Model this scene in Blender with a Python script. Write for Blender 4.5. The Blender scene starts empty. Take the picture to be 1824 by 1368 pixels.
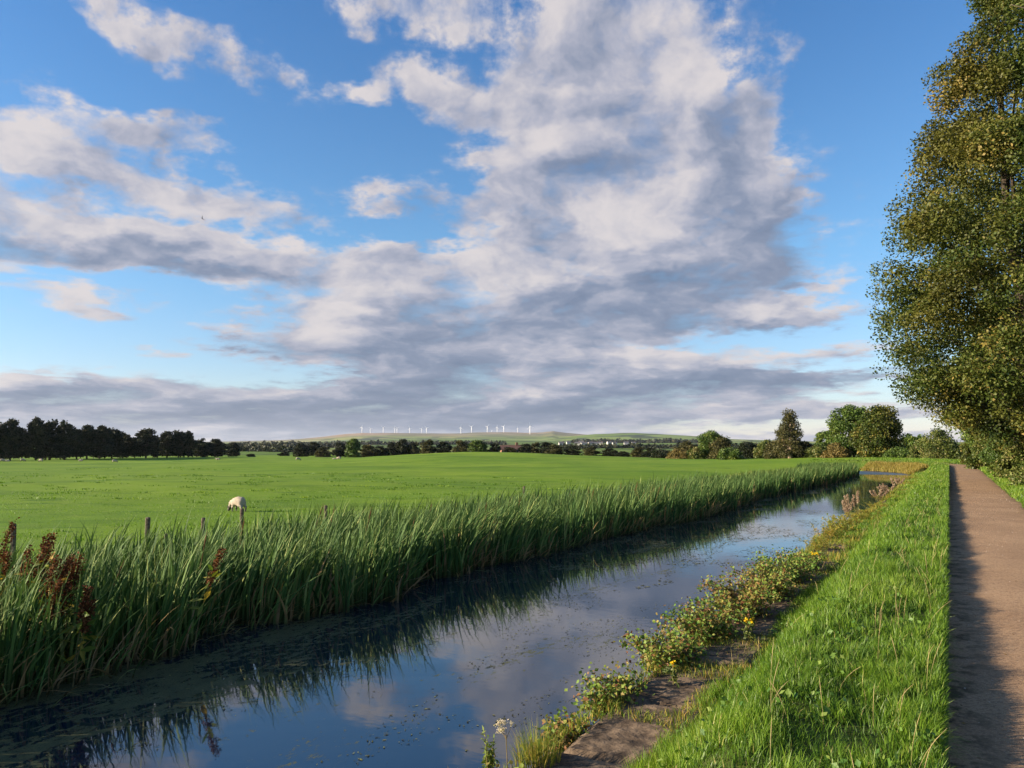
import bpy, math, random
import numpy as np
from mathutils import Vector, Matrix, noise as mnoise
R = math.radians
C = bpy.context.scene.collection
scn = bpy.context.scene

# ------------------------------------------------------------------ camera
F, CX, CY, HOR = 1378.0, 912.0, 684.0, 790.0
CAMZ = 2.40
PITCH = math.atan((HOR - CY) / F)
cd = bpy.data.cameras.new('camera'); cam = bpy.data.objects.new('camera', cd); C.objects.link(cam)
cd.sensor_width = 36; cd.lens = F / 1824 * 36; cd.clip_start = 0.05; cd.clip_end = 30000
cam.location = (0, 0, CAMZ); cam.rotation_euler = (math.pi / 2 + PITCH, 0, 0)
scn.camera = cam
def ray(px, py):
    a = (px - CX) / F; b = (CY - py) / F
    return (a, math.cos(PITCH) - b * math.sin(PITCH), math.sin(PITCH) + b * math.cos(PITCH))
def azel(px, py):
    x, y, z = ray(px, py); return math.degrees(math.atan2(x, y)), math.degrees(math.atan2(z, math.hypot(x, y)))
def on_z(px, py, z):
    r = ray(px, py); k = (z - CAMZ) / r[2]; return (r[0] * k, r[1] * k, z)
def at_depth(px, d): return (px - CX) / F * d          # world x of a picture column at depth d
def top_z(py, d): return CAMZ + d * ray(912, py)[2] / ray(912, py)[1]

# ------------------------------------------------------------------ light
EXPO = 1.5
SUN_AZ, SUN_EL = -97.0, 16.0
scn.view_settings.view_transform = 'Standard'; scn.view_settings.look = 'None'
scn.view_settings.exposure = EXPO; scn.view_settings.gamma = 1
sd = bpy.data.lights.new('sun', 'SUN'); sd.energy = 5.0; sd.angle = R(0.6); sd.color = (1.0, 0.83, 0.62)
sun = bpy.data.objects.new('sun', sd); C.objects.link(sun)
sv = Vector((math.sin(R(SUN_AZ)) * math.cos(R(SUN_EL)), math.cos(R(SUN_AZ)) * math.cos(R(SUN_EL)), math.sin(R(SUN_EL))))
sun.rotation_euler = sv.to_track_quat('Z', 'Y').to_euler(); sun.location = sv * 50

class NT:
    def __init__(s, t): s.t = t; t.nodes.clear()
    def n(s, typ, **k):
        o = s.t.nodes.new(typ)
        for a, v in k.items(): setattr(o, a, v)
        return o
    def set(s, sock, v):
        if v is None: return
        if hasattr(v, 'links') or isinstance(v, bpy.types.NodeSocket): s.t.links.new(v, sock)
        else: sock.default_value = v
    def m(s, op, a, b=None, c=None, clamp=False):
        o = s.n('ShaderNodeMath', operation=op); o.use_clamp = clamp
        s.set(o.inputs[0], a); s.set(o.inputs[1], b); s.set(o.inputs[2], c); return o.outputs[0]
    def vm(s, op, a, b=None, sc=None):
        o = s.n('ShaderNodeVectorMath', operation=op); s.set(o.inputs[0], a); s.set(o.inputs[1], b)
        if sc is not None: s.set(o.inputs['Scale'], sc)
        return o.outputs['Value'] if op in ('LENGTH', 'DOT_PRODUCT') else o.outputs[0]
    def noise(s, v, scale=1, detail=4, rough=.5, dist=0, out='Fac', dim='3D'):
        o = s.n('ShaderNodeTexNoise', noise_dimensions=dim); s.set(o.inputs['Vector'], v)
        o.inputs['Scale'].default_value = scale; o.inputs['Detail'].default_value = detail
        o.inputs['Roughness'].default_value = rough; o.inputs['Distortion'].default_value = dist
        return o.outputs[out]
    def ss(s, v, a, b, c=0., d=1., kind='SMOOTHSTEP'):
        o = s.n('ShaderNodeMapRange', interpolation_type=kind); s.set(o.inputs[0], v)
        for i, q in enumerate((a, b, c, d)): s.set(o.inputs[i + 1], q)
        return o.outputs[0]
    def mix(s, f, a, b, mode='MIX'):
        o = s.n('ShaderNodeMix', data_type='RGBA', blend_type=mode); s.set(o.inputs[0], f)
        for q, v in ((6, a), (7, b)):
            if isinstance(v, tuple) and len(v) == 3: v = v + (1,)
            s.set(o.inputs[q], v)
        return o.outputs[2]
    def comb(s, x, y, z=0.):
        o = s.n('ShaderNodeCombineXYZ'); s.set(o.inputs[0], x); s.set(o.inputs[1], y); s.set(o.inputs[2], z); return o.outputs[0]
    def ramp(s, f, stops):
        o = s.n('ShaderNodeValToRGB'); s.set(o.inputs[0], f); e = o.color_ramp.elements
        while len(e) < len(stops): e.new(0.5)
        for i, (p, c) in enumerate(stops): e[i].position = p; e[i].color = (*c, 1)
        return o.outputs[0]

world = bpy.data.worlds.new('World'); scn.world = world; world.use_nodes = True
def build_sky():
    t = NT(world.node_tree); g = 1 / 2 ** EXPO
    sky = t.n('ShaderNodeTexSky', sky_type='NISHITA'); sky.sun_disc = False
    sky.sun_elevation = R(SUN_EL); sky.sun_rotation = R(SUN_AZ)
    sky.air_density = 1.0; sky.dust_density = 0.1; sky.ozone_density = 2.2; sky.altitude = 60
    tc = t.n('ShaderNodeTexCoord').outputs['Generated']
    sp = t.n('ShaderNodeSeparateXYZ'); t.set(sp.inputs[0], tc); x, y, z = sp.outputs
    zc = t.m('MAXIMUM', z, 0.0)
    az = t.m('MULTIPLY', t.m('ARCTAN2', x, y), 57.2958); el = t.m('MULTIPLY', t.m('ARCSINE', z), 57.2958)
    zz = t.m('ADD', zc, 0.20)
    p = t.comb(t.m('DIVIDE', x, zz), t.m('DIVIDE', y, zz), 0.)
    wv = t.noise(p, 2.2, 5, .6, out='Color')
    wv = t.vm('SUBTRACT', wv, (.5, .5, .5))
    lowf = t.ss(el, 1., 16., .22, 1.)
    ae = t.vm('ADD', t.comb(az, el, 0.), t.vm('MULTIPLY', wv, t.comb(12., t.m('MULTIPLY', lowf, 9.), 0.)))
    def blobs(lst, soft=1.55):
        tot = None
        for (px, py, rx, ry, rot, w) in lst:
            a, e = azel(px, py); k = 57.3 / F * math.cos(R(a)) ** 1.5
            mp = t.n('ShaderNodeMapping', vector_type='TEXTURE'); t.set(mp.inputs[0], ae)
            mp.inputs['Location'].default_value = (a, e, 0); mp.inputs['Rotation'].default_value = (0, 0, R(-rot))
            mp.inputs['Scale'].default_value = (rx * k * soft, ry * k * soft, 1)
            v = t.ss(t.vm('LENGTH', mp.outputs[0]), 1.0, 0.25, 0., w)
            tot = v if tot is None else t.m('ADD', tot, v)
        return tot
    # where the clouds of the day stand: heavy masses, then thin ones   (angles taken from the photograph)
    heavy = [(1120, 20, 150, 85, 10, 1), (1010, 120, 150, 70, 10, .9), (880, 190, 140, 45, 10, .95), (1120, 190, 200, 110, 10, 1.1), (1190, 300, 225, 95, 5, 1.1),
             (1010, 300, 160, 60, 0, 1.), (930, 395, 150, 35, 0, .95), (1150, 400, 290, 80, 0, 1.1), (1190, 490, 260, 75, 3, 1.1), (1330, 560, 180, 30, 0, .9),
             (1050, 560, 260, 60, 0, 1.), (690, 565, 235, 62, 8, 1.05), (690, 635, 270, 45, 4, 1.05), (900, 600, 200, 60, 0, 1.),
             (20, 390, 200, 60, 14, 1.), (250, 440, 220, 45, 6, 1.), (560, 455, 290, 34, 2, .9), (790, 480, 150, 35, 0, .75), (-80, 430, 160, 60, 0, 1)]
    thin = [(150, 190, 140, 50, 15, .72), (330, 235, 100, 36, 8, .76), (200, 290, 250, 42, 10, .66), (20, 260, 110, 45, 5, .7), (180, 350, 200, 34, 8, .6), (430, 350, 130, 45, 10, .7),
            (250, 25, 130, 42, 20, .62), (760, 10, 150, 26, 0, .75), (440, 105, 110, 40, 12, .55), (130, 270, 160, 40, 10, .5), (625, 130, 55, 26, 5, .72), (745, 108, 90, 38, 0, .78),
            (1370, 175, 60, 50, -20, .8), (1380, 60, 60, 50, 0, .3), (690, 345, 110, 30, 0, .55), (690, 382, 50, 14, 0, .6), (95, 545, 120, 20, 3, .75), (110, 510, 160, 16, 8, .55),
            (290, 635, 55, 8, 0, .7), (1470, 488, 60, 12, 0, .5), (20, 180, 70, 40, 20, .5)]
    band = [(200, 710, 520, 42, 2, .95), (560, 735, 520, 50, 0, 1.), (1000, 720, 460, 48, 0, 1.), (1300, 640, 300, 22, -2, .8), (1150, 690, 330, 30, 0, .9), (1420, 668, 260, 14, 0, .8),
            (1400, 735, 330, 16, 0, .7), (500, 785, 900, 26, 0, 1.), (1300, 790, 500, 16, 0, .9), (980, 650, 200, 40, 0, .6), (-200, 720, 400, 50, 0, 1.)]
    cov = t.m('ADD', t.m('ADD', blobs(heavy), blobs(thin)), blobs(band, 1.5))
    # elsewhere in the sky, behind the camera: broken cloud
    side = t.ss(t.m('ABSOLUTE', az), 42., 62.)
    over = t.ss(el, 42., 60.)
    away = t.m('MAXIMUM', side, over)
    gen = t.ss(t.noise(p, .8, 3, .5), .45, .65, 0., .6)
    cov = t.m('ADD', cov, t.m('MULTIPLY', away, gen))
    # cloud texture: round lumps overhead that flatten towards the horizon
    hgt = t.m('MULTIPLY', t.m('LOGARITHM', t.m('ADD', t.m('MAXIMUM', el, 0.), 4.), 2.71828), 30.)
    def lumps(off):
        q = t.vm('ADD', t.comb(az, hgt, 0.), off); q = t.vm('ADD', q, t.vm('MULTIPLY', wv, (6., 5., 0.)))
        v = t.n('ShaderNodeTexVoronoi', feature='SMOOTH_F1', voronoi_dimensions='2D', normalize=True); t.set(v.inputs['Vector'], q)
        v.inputs['Scale'].default_value = .115; v.inputs['Detail'].default_value = 3.5; v.inputs['Roughness'].default_value = .55; v.inputs['Lacunarity'].default_value = 2.3; v.inputs['Smoothness'].default_value = .6
        nn = t.noise(q, .13, 8, .58)
        return t.m('ADD', t.m('MULTIPLY', t.m('SUBTRACT', .42, v.outputs['Distance']), .55), t.m('MULTIPLY', t.m('SUBTRACT', nn, .5), 1.15)), nn
    L1, nn1 = lumps((0., 0., 0.)); L2, nn2 = lumps((-1.3, 1.7, 0.)); L3, nn3 = lumps((-3.2, 4.0, 0.))
    n3 = t.noise(t.comb(az, t.m('MULTIPLY', hgt, 1.4), 0.), .42, 6, .62)
    covc = t.m('MINIMUM', cov, 1.1)
    wob = t.m('ADD', t.m('MULTIPLY', L1, 2.3), t.m('MULTIPLY', t.m('SUBTRACT', n3, .5), t.ss(covc, .45, 1., 3.2, .8)))
    dens = t.m('ADD', covc, wob)
    alpha = t.m('POWER', t.ss(dens, .16, 1.12, kind='LINEAR'), t.ss(covc, .5, 1., 1.7, .9))
    alpha = t.m('MULTIPLY', alpha, t.ss(covc, .02, .25))
    # light: lumps are bright towards the sun and grey on their far and lower side
    dd = t.m('ADD', t.m('MULTIPLY', t.m('SUBTRACT', L1, L2), 1.45), t.m('MULTIPLY', t.m('SUBTRACT', L1, L3), .8))
    dark = [(40, 440, 230, 34, 8, .36), (330, 465, 180, 24, 5, .36), (1340, 330, 110, 70, 0, .3), (1180, 530, 260, 34, 0, .5), (1360, 440, 110, 60, 0, .45), (620, 655, 280, 32, 4, .38),
            (820, 600, 150, 50, 0, .45), (1050, 590, 240, 30, 0, .35), (1400, 590, 140, 18, 0, .45), (300, 740, 700, 50, 0, .34), (1000, 720, 500, 50, 0, .34), (1350, 670, 300, 20, 0, .4),
            (1260, 260, 130, 45, 0, .35), (1000, 210, 90, 25, 5, .25), (1060, 320, 120, 25, 0, .25), (980, 425, 110, 20, 0, .3), (560, 740, 500, 30, 0, .2)]
    dk = t.m('MINIMUM', blobs(dark), .62)
    thick = t.ss(dens, .6, 1.9)
    sh = t.m('ADD', t.m('SUBTRACT', t.m('SUBTRACT',   .86, dk), t.m('MULTIPLY', thick, .18)), dd); sh = t.ss(sh, -.30, 1.25)
    cc = t.ramp(sh, [(0., (.17, .22, .33)), (.35, (.26, .305, .42)), (.68, (.46, .47, .56)), (1., (.74, .69, .69))])
    cc = t.mix(1., cc, (g, g, g), 'MULTIPLY')
    b1 = t.n('ShaderNodeBackground'); t.set(b1.inputs[0], t.mix(1., sky.outputs[0], t.ramp(t.ss(el, 0., 30., kind='LINEAR'), [(0., (.62, .62, .86)), (.12, (.66, .68, .82)), (.45, (.58, .79, .92)), (1., (.42, .70, .95))]), 'MULTIPLY')); b1.inputs[1].default_value = .080
    b2 = t.n('ShaderNodeBackground'); t.set(b2.inputs[0], cc); b2.inputs[1].default_value = 1.
    mx = t.n('ShaderNodeMixShader'); t.set(mx.inputs[0], t.m('MULTIPLY', alpha, .96)); t.set(mx.inputs[1], b1.outputs[0]); t.set(mx.inputs[2], b2.outputs[0])
    o = t.n('ShaderNodeOutputWorld'); t.set(o.inputs[0], mx.outputs[0])
    world.cycles.sampling_method = 'MANUAL'; world.cycles.sample_map_resolution = 512
build_sky()

# ------------------------------------------------------------------ canal coordinates: s along the towpath edge, w to its left
TH = R(29.4); TX, TY = math.sin(TH), math.cos(TH); NX, NY = -TY, TX
S0, RB = 66.0, 15.0                                     # the bend begins at S0 and turns left
def sw2xy(s, w):
    s = np.asarray(s, float); w = np.asarray(w, float); s, w = np.broadcast_arrays(s, w)
    a = np.clip((s - S0) / RB, 0, 1.75); ex = np.maximum(s - S0 - RB * 1.75, 0)
    ls = np.where(s < S0, s, S0 + (RB - w) * np.sin(a) + ex * np.cos(a))
    lw = np.where(s < S0, w, RB - (RB - w) * np.cos(a) + ex * np.sin(a))
    return ls * TX + lw * NX, ls * TY + lw * NY
def xy2sw(x, y):
    x = np.asarray(x, float); y = np.asarray(y, float)
    ls = x * TX + y * TY; lw = x * NX + y * NY
    ang = np.arctan2(ls - S0, RB - lw); rad = np.hypot(ls - S0, RB - lw)
    inarc = (ls > S0)
    ang = np.where(ang < -.5, ang + 2 * np.pi, ang)
    s = np.where(inarc, S0 + RB * np.clip(ang, 0, 1.75), ls); w = np.where(inarc, RB - rad, lw)
    ca, sa = math.cos(1.75), math.sin(1.75)
    px, pw = S0 + RB * sa, RB - RB * ca                       # point where the arc ends
    dl = (ls - px) * ca + (lw - pw) * sa; dw = -(ls - px) * sa + (lw - pw) * ca
    past = inarc & (ang > 1.75)
    s = np.where(past, S0 + RB * 1.75 + dl, s); w = np.where(past, dw, w)
    return s, w

def _hash(i, j, k):
    h = (i * 374761393 + j * 668265263 + k * 974634777) & 0xffffffff
    h = ((h ^ (h >> 13)) * 1274126177) & 0xffffffff
    h = ((h ^ (h >> 16)) * 2246822519) & 0xffffffff
    return ((h ^ (h >> 15)) & 0xffffff) / float(0xffffff) * 2 - 1
def wob(x, y, scale, seed=0, oct=3):                  # smooth value noise, about -1..1
    x, y = np.broadcast_arrays(np.asarray(x, float), np.asarray(y, float)); v = 0; amp = 1.; tot = 0
    for o in range(oct):
        f = scale * .42 * 2.1 ** o; c, sn = math.cos(.6 + o), math.sin(.6 + o)
        u = (x * c - y * sn) * f + seed * 17.3 + 500; w = (x * sn + y * c) * f + o * 9.1 + 500
        i = np.floor(u).astype(np.int64); j = np.floor(w).astype(np.int64); fu, fw = u - i, w - j; fu = fu * fu * (3 - 2 * fu); fw = fw * fw * (3 - 2 * fw); k = seed * 31 + o
        v = v + amp * ((_hash(i, j, k) * (1 - fu) + _hash(i + 1, j, k) * fu) * (1 - fw) + (_hash(i, j + 1, k) * (1 - fu) + _hash(i + 1, j + 1, k) * fu) * fw)
        tot += amp; amp *= .5
    return v / tot * 1.45
def sstep(v, a, b):
    t = np.clip((np.asarray(v, float) - a) / (b - a), 0, 1); return t * t * (3 - 2 * t)
REED_F = ([-5, 4.3, 7.7, 9.8, 12.9, 14, 17.7, 26, 34, 43, 50.7, 63, 70, 110], [7.7, 7.7, 7.9, 7.8, 8.0, 7.6, 7.7, 7.0, 7.3, 6.9, 6.2, 6.3, 6.6, 6.6])
def reed_front(s): return np.interp(s, *REED_F) + .22 * wob(s, s * 0, 1.9, 3)
PATH_Z, BANK_W = .75, 2.5

MOOR = ([-9999, 330, 420, 500, 536, 576, 614, 645, 700, 760, 800, 850, 900, 940, 965, 985, 1010, 1040, 1080, 1150, 1250, 1400, 1500, 9999],
        [3, 3, 4, 6, 8, 12, 16.5, 19, 19, 18, 18, 19.5, 19, 18.5, 19.3, 22, 19, 16, 14, 11, 8, 5, 2, 2])
GREEN = ([-9999, 930, 1000, 1060, 1130, 1180, 1240, 1300, 1360, 1450, 1550, 9999], [0, 0, 11, 17, 18.5, 17, 13, 8, 6, 3.5, 2, 2])
FOOT = ([-9999, 430, 560, 700, 800, 900, 1000, 1200, 1400, 9999], [1, 1, 3, 6, 7, 6, 4, 4.5, 3, 2])
def ground_h(x, y):
    x = np.asarray(x, float); y = np.asarray(y, float); d = np.hypot(x, y)
    s, w = xy2sw(x, y)
    fld = -.62 - .45 * sstep(d, 60, 200) - .7 * sstep(d, 60, 230) * sstep(-x, -30, 60) + .10 * wob(x, y, .07, 1) + .04 * wob(x, y, .35, 2)
    fld = fld + 1.75 * np.exp(-((x + 6) / 27) ** 2 - ((y - 140) / 42) ** 2) - .5 * sstep(d, 190, 240) - .9 * sstep(d, 240, 420) + .35 * wob(x, y, .012, 4) * sstep(d, 200, 500)
    fld = fld + 1.35 * np.exp(-((x - 54) / 24) ** 2 - ((y - 112) / 30) ** 2) + .26 * wob(x * .6, y, .13, 12, 2) * sstep(d, 25, 60) + .05 * wob(x * .5, y, .8, 13, 2) * sstep(d, 14, 30)
    left = fld + (.18 - fld) * (1 - sstep(w, 10.9, 13.6))
    left = np.where(w < 10.9, -.35 + .53 * sstep(w, 7.8, 10.2), left)
    bed = -.55
    near = np.where(w < 2.6, .42 - .75 * sstep(w, .6, 1.7), bed)
    near = near + (1 - sstep(w, -9, -3)) * .25 * wob(x, y, .08, 6)
    outer = .66 + .12 * wob(x, y, .1, 5)
    far_r = sstep(s, S0 - 4, S0 + 6) * (w < 2.6)
    near = near + far_r * np.where(w < 2.6, (outer - near), 0) * sstep(2.6 - w, 0, 1.2)
    h = np.where(w < 7.0, near, left)
    # far beyond the bend the land eases down to the plain
    k = sstep(d, 130, 260); h = h + (np.minimum(fld, h) - h) * k * (w < 7)
    k2 = sstep(s, S0 + 12.5, S0 + 17); h = h + (fld - h) * k2
    # the plain, the foothills, the green hill and the moor
    px = np.where(y > 1, CX + F * x / np.maximum(y, 1), np.where(x > 0, 9000, -9000))
    plain = -3.0 + 1.2 * wob(x, y, .004, 7)
    h = h + (plain - h) * sstep(d, 380, 800)
    yy = np.maximum(y, 1)
    rough = 1 + .05 * wob(x, y, .004, 8) + .03 * wob(x, y, .013, 9)
    for tab, dist, wid in ((FOOT, 3000, 700), (GREEN, 4600, 1000), (MOOR, 6500, 1300)):
        hh = (np.interp(px, *tab)) * dist / F + 5
        hill = hh * rough * np.exp(-((yy - dist) / wid) ** 2) - 3
        h = np.maximum(h, np.where(d > 900, hill, -99))
    return h
def gz(x, y): return float(ground_h(np.array([x]), np.array([y]))[0])

# ------------------------------------------------------------------ mesh helpers
def mesh_np(name, V, faces, mat, parent=None, attrs=None, smooth=False):
    """V (n,3); faces: list of (m,k) int arrays"""
    me = bpy.data.meshes.new(name)
    V = np.asarray(V, np.float32); me.vertices.add(len(V)); me.vertices.foreach_set('co', V.ravel())
    li = np.concatenate([np.asarray(f).ravel() for f in faces]); lt = np.concatenate([np.full(len(f), np.asarray(f).shape[1]) for f in faces])
    me.loops.add(len(li)); me.loops.foreach_set('vertex_index', li.astype(np.int32))
    me.polygons.add(len(lt)); me.polygons.foreach_set('loop_start', np.concatenate([[0], np.cumsum(lt)[:-1]]).astype(np.int32))
    me.polygons.foreach_set('use_smooth', np.full(len(lt), smooth, bool))
    me.update(calc_edges=True)
    for k, v in (attrs or {}).items():
        a = me.attributes.new(k, 'FLOAT', 'POINT'); a.data.foreach_set('value', np.asarray(v, np.float32))
    if mat: me.materials.append(mat)
    o = bpy.data.objects.new(name, me); C.objects.link(o)
    if parent: o.parent = parent
    return o
class MB:
    def __init__(s): s.V = []; s.Q = []; s.T = []; s.n = 0
    def add(s, V, Q=None, T=None):
        s.V.append(np.asarray(V, float))
        if Q is not None and len(Q): s.Q.append(np.asarray(Q) + s.n)
        if T is not None and len(T): s.T.append(np.asarray(T) + s.n)
        s.n += len(V)
    def tube(s, pts, rad, k=6):
        pts = np.asarray(pts, float); rad = np.broadcast_to(np.asarray(rad, float), (len(pts),)); n = len(pts)
        tg = np.gradient(pts, axis=0); tg /= np.linalg.norm(tg, axis=1)[:, None] + 1e-9
        up = np.array([0, 0, 1.]) if abs(tg[0][2]) < .9 else np.array([1., 0, 0])
        a = np.cross(tg, up); a /= np.linalg.norm(a, axis=1)[:, None] + 1e-9; b = np.cross(tg, a)
        th = np.arange(k) / k * 2 * np.pi
        V = pts[:, None] + rad[:, None, None] * (a[:, None] * np.cos(th)[None, :, None] + b[:, None] * np.sin(th)[None, :, None])
        i = np.arange(n - 1)[:, None] * k; j = np.arange(k)[None]; j2 = (j + 1) % k
        Q = np.stack([i + j, i + j2, i + k + j2, i + k + j], -1).reshape(-1, 4)
        V = np.concatenate([V.reshape(-1, 3), pts[:1], pts[-1:]]); c0, c1 = n * k, n * k + 1
        jj = np.arange(k); T = np.concatenate([np.stack([(jj + 1) % k, jj, np.full(k, c0)], -1), np.stack([(n - 1) * k + jj, (n - 1) * k + (jj + 1) % k, np.full(k, c1)], -1)])
        s.add(V, Q, T)
    def box(s, c, h, rot=0):
        c = np.asarray(c, float); sx, sy, sz = h
        V = np.array([[x * sx, y * sy, z * sz] for x in (-1, 1) for y in (-1, 1) for z in (-1, 1)], float)
        ca, sa = math.cos(rot), math.sin(rot); V = np.stack([V[:, 0] * ca - V[:, 1] * sa, V[:, 0] * sa + V[:, 1] * ca, V[:, 2]], -1) + c
        s.add(V, [[0, 1, 3, 2], [4, 6, 7, 5], [0, 4, 5, 1], [2, 3, 7, 6], [0, 2, 6, 4], [1, 5, 7, 3]])
    def build(s, name, mat, parent=None, smooth=False, attrs=None):
        f = []
        if s.Q: f.append(np.concatenate(s.Q))
        if s.T: f.append(np.concatenate(s.T))
        return mesh_np(name, np.concatenate(s.V), f, mat, parent, attrs, smooth)
def tag(o, label=None, cat=None, group=None, kind=None):
    if label: o['label'] = label
    if cat: o['category'] = cat
    if group: o['group'] = group
    if kind: o['kind'] = kind
    return o
def empty(name, loc, label, cat, group=None, rz=0):
    o = bpy.data.objects.new(name, None); C.objects.link(o); o.location = loc; o.rotation_euler = (0, 0, rz); o.empty_display_size = .1
    return tag(o, label, cat, group)
def copy_tree(o, parent=None):
    c = o.copy(); C.objects.link(c)
    if parent: c.parent = parent
    for ch in list(o.children): copy_tree(ch, c)
    return c

def blades(P, H, W, lean, curve, rng, segs=3, face=None):
    """grass-like blades. P (n,3), H, W (n,), lean (n,2) horizontal offset of the tip as a share of H"""
    n = len(P); th = rng.uniform(0, 2 * np.pi, n) if face is None else face
    wd = np.stack([np.cos(th), np.sin(th), np.zeros(n)], -1)
    t = np.linspace(0, 1, segs + 1); V = np.zeros((n, 2 * segs + 1, 3))
    L = np.hypot(lean[:, 0], lean[:, 1]); zf = np.sqrt(np.clip(1 - np.minimum(L, .95) ** 2, .08, 1))
    for i in range(segs + 1):
        k = t[i]; off = k ** curve
        c = P + np.stack([lean[:, 0] * H * off, lean[:, 1] * H * off, H * (k * zf - .30 * L * L * k ** 3)], -1)
        wk = W * (1 - k ** 2.2) * .5
        if i < segs: V[:, 2 * i] = c - wd * wk[:, None]; V[:, 2 * i + 1] = c + wd * wk[:, None]
        else: V[:, 2 * i] = c
    b = np.arange(n)[:, None] * (2 * segs + 1)
    Q = [np.concatenate([b + 2 * i, b + 2 * i + 1, b + 2 * i + 3, b + 2 * i + 2], 1) for i in range(segs - 1)]
    T = np.concatenate([b + 2 * segs - 2, b + 2 * segs - 1, b + 2 * segs], 1)
    hgt = np.tile(np.concatenate([np.repeat(t[:-1], 2), [1.]]), n)
    return V.reshape(-1, 3), (np.concatenate(Q) if Q else None), T, hgt
def blade_obj(name, parts, mat, parent=None):
    V, Qs, Ts, hs, vs = [], [], [], [], []; n = 0
    for (v, q, t, h), var in parts:
        V.append(v); hs.append(h); vs.append(np.repeat(var, len(v) // len(var)))
        if q is not None: Qs.append(q + n)
        Ts.append(t + n); n += len(v)
    return mesh_np(name, np.concatenate(V), ([np.concatenate(Qs)] if Qs else []) + [np.concatenate(Ts)], mat, parent, {'var': np.concatenate(vs), 'hgt': np.concatenate(hs)}, True)
def leaf_mesh(P, size, rng, width=.55, droop=.3, Nb=None):
    """diamond leaves folded on the midrib at P"""
    n = len(P); size = np.broadcast_to(size, (n,))
    d = rng.normal(size=(n, 3)); d[:, 2] = d[:, 2] * .7 - droop; d /= np.linalg.norm(d, axis=1)[:, None]
    u = rng.normal(size=(n, 3)); u[:, 2] += .9
    if Nb is not None: u = u + Nb * .8
    sd_ = np.cross(d, u); sd_ /= np.linalg.norm(sd_, axis=1)[:, None] + 1e-9; up = np.cross(sd_, d)
    L = size[:, None]; m = P + d * L * .5 - up * L * .06
    a = P; b = m + sd_ * L * width * .5 + up * L * .1; c = P + d * L; e = m - sd_ * L * width * .5 + up * L * .1
    V = np.stack([a, b, c, e], 1).reshape(-1, 3); i = np.arange(n)[:, None] * 4
    T = np.concatenate([np.concatenate([i, i + 1, i + 2], 1), np.concatenate([i, i + 2, i + 3], 1)])
    return V, T

# ------------------------------------------------------------------ materials
def new_mat(name):
    m = bpy.data.materials.new(name); m.use_nodes = True; return m, NT(m.node_tree)
def principled(t, col, rough=.8, spec=.3, normal=None, **kw):
    b = t.n('ShaderNodeBsdfPrincipled'); t.set(b.inputs['Base Color'], (*col, 1) if isinstance(col, tuple) else col)
    t.set(b.inputs['Roughness'], rough); t.set(b.inputs['Specular IOR Level'], spec)
    if normal is not None: t.set(b.inputs['Normal'], normal)
    for k, v in kw.items(): t.set(b.inputs[k], v)
    return b.outputs[0]
def finish(t, sh): o = t.n('ShaderNodeOutputMaterial'); t.set(o.inputs[0], sh)
def attr(t, name): o = t.n('ShaderNodeAttribute', attribute_name=name); return o.outputs['Fac']
def bump(t, h, strength=.5, dist=.02):
    b = t.n('ShaderNodeBump'); t.set(b.inputs['Height'], h); b.inputs['Strength'].default_value = strength; b.inputs['Distance'].default_value = dist; return b.outputs[0]
def objco(t): return t.n('ShaderNodeNewGeometry').outputs['Position']
def leafy(name, stops, transl=.35, rough=.5, spec=.25, tipcol=None, rootcol=None, patch=None):
    m, t = new_mat(name); c = t.ramp(attr(t, 'var'), stops)
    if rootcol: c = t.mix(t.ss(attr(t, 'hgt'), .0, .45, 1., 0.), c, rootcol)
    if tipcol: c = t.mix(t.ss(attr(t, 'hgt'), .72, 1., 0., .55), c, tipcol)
    if patch: c = t.mix(t.ss(t.noise(objco(t), patch[0], 3), .45, .65, 0., patch[1]), c, patch[2])
    a = principled(t, c, rough, spec)
    tr = t.n('ShaderNodeBsdfTranslucent'); t.set(tr.inputs[0], t.mix(1., c, (1.15, 1.2, .6), 'MULTIPLY'))
    mx = t.n('ShaderNodeMixShader'); mx.inputs[0].default_value = transl; t.set(mx.inputs[1], a); t.set(mx.inputs[2], tr.outputs[0])
    finish(t, mx.outputs[0]); return m
def plain_mat(name, c1, c2, scale=3, rough=.85, spec=.2, b=.4, bd=.01):
    m, t = new_mat(name); n = t.noise(objco(t), scale, 6, .6)
    finish(t, principled(t, t.mix(t.ss(n, .35, .65), c1, c2), rough, spec, bump(t, n, b, bd))); return m

M = {}
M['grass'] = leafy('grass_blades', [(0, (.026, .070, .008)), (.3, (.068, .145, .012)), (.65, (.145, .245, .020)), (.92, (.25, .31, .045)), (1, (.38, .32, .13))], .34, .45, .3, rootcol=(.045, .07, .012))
M['field_grass'] = leafy('field_grass_blades', [(0, (.06, .13, .010)), (.5, (.12, .22, .014)), (1, (.21, .30, .03))], .35, .5, .2)
M['reed'] = leafy('reed_leaves', [(0, (.018, .054, .015)), (.35, (.046, .104, .026)), (.7, (.105, .178, .044)), (.9, (.23, .265, .085)), (.94, (.26, .17, .07)), (1, (.28, .19, .10))], .14, .62, .12, rootcol=(.034, .032, .015), tipcol=(.13, .185, .06))  # brown dead roots also darkened as painted shade; tips paled as painted highlight
M['gold_reed'] = leafy('gold_sedge', [(0, (.13, .13, .02)), (.5, (.24, .19, .04)), (.8, (.33, .25, .09)), (1, (.16, .20, .03))], .35, .6, .2)
M['rough_grass'] = leafy('rough_grass_blades', [(0, (.06, .11, .02)), (.5, (.12, .18, .035)), (.8, (.22, .23, .07)), (1, (.36, .29, .12))], .35, .6, .2)
M['rust'] = leafy('rusty_seed_heads', [(0, (.055, .018, .010)), (.5, (.12, .040, .016)), (1, (.20, .085, .03))], .15, .8, .1)
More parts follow.
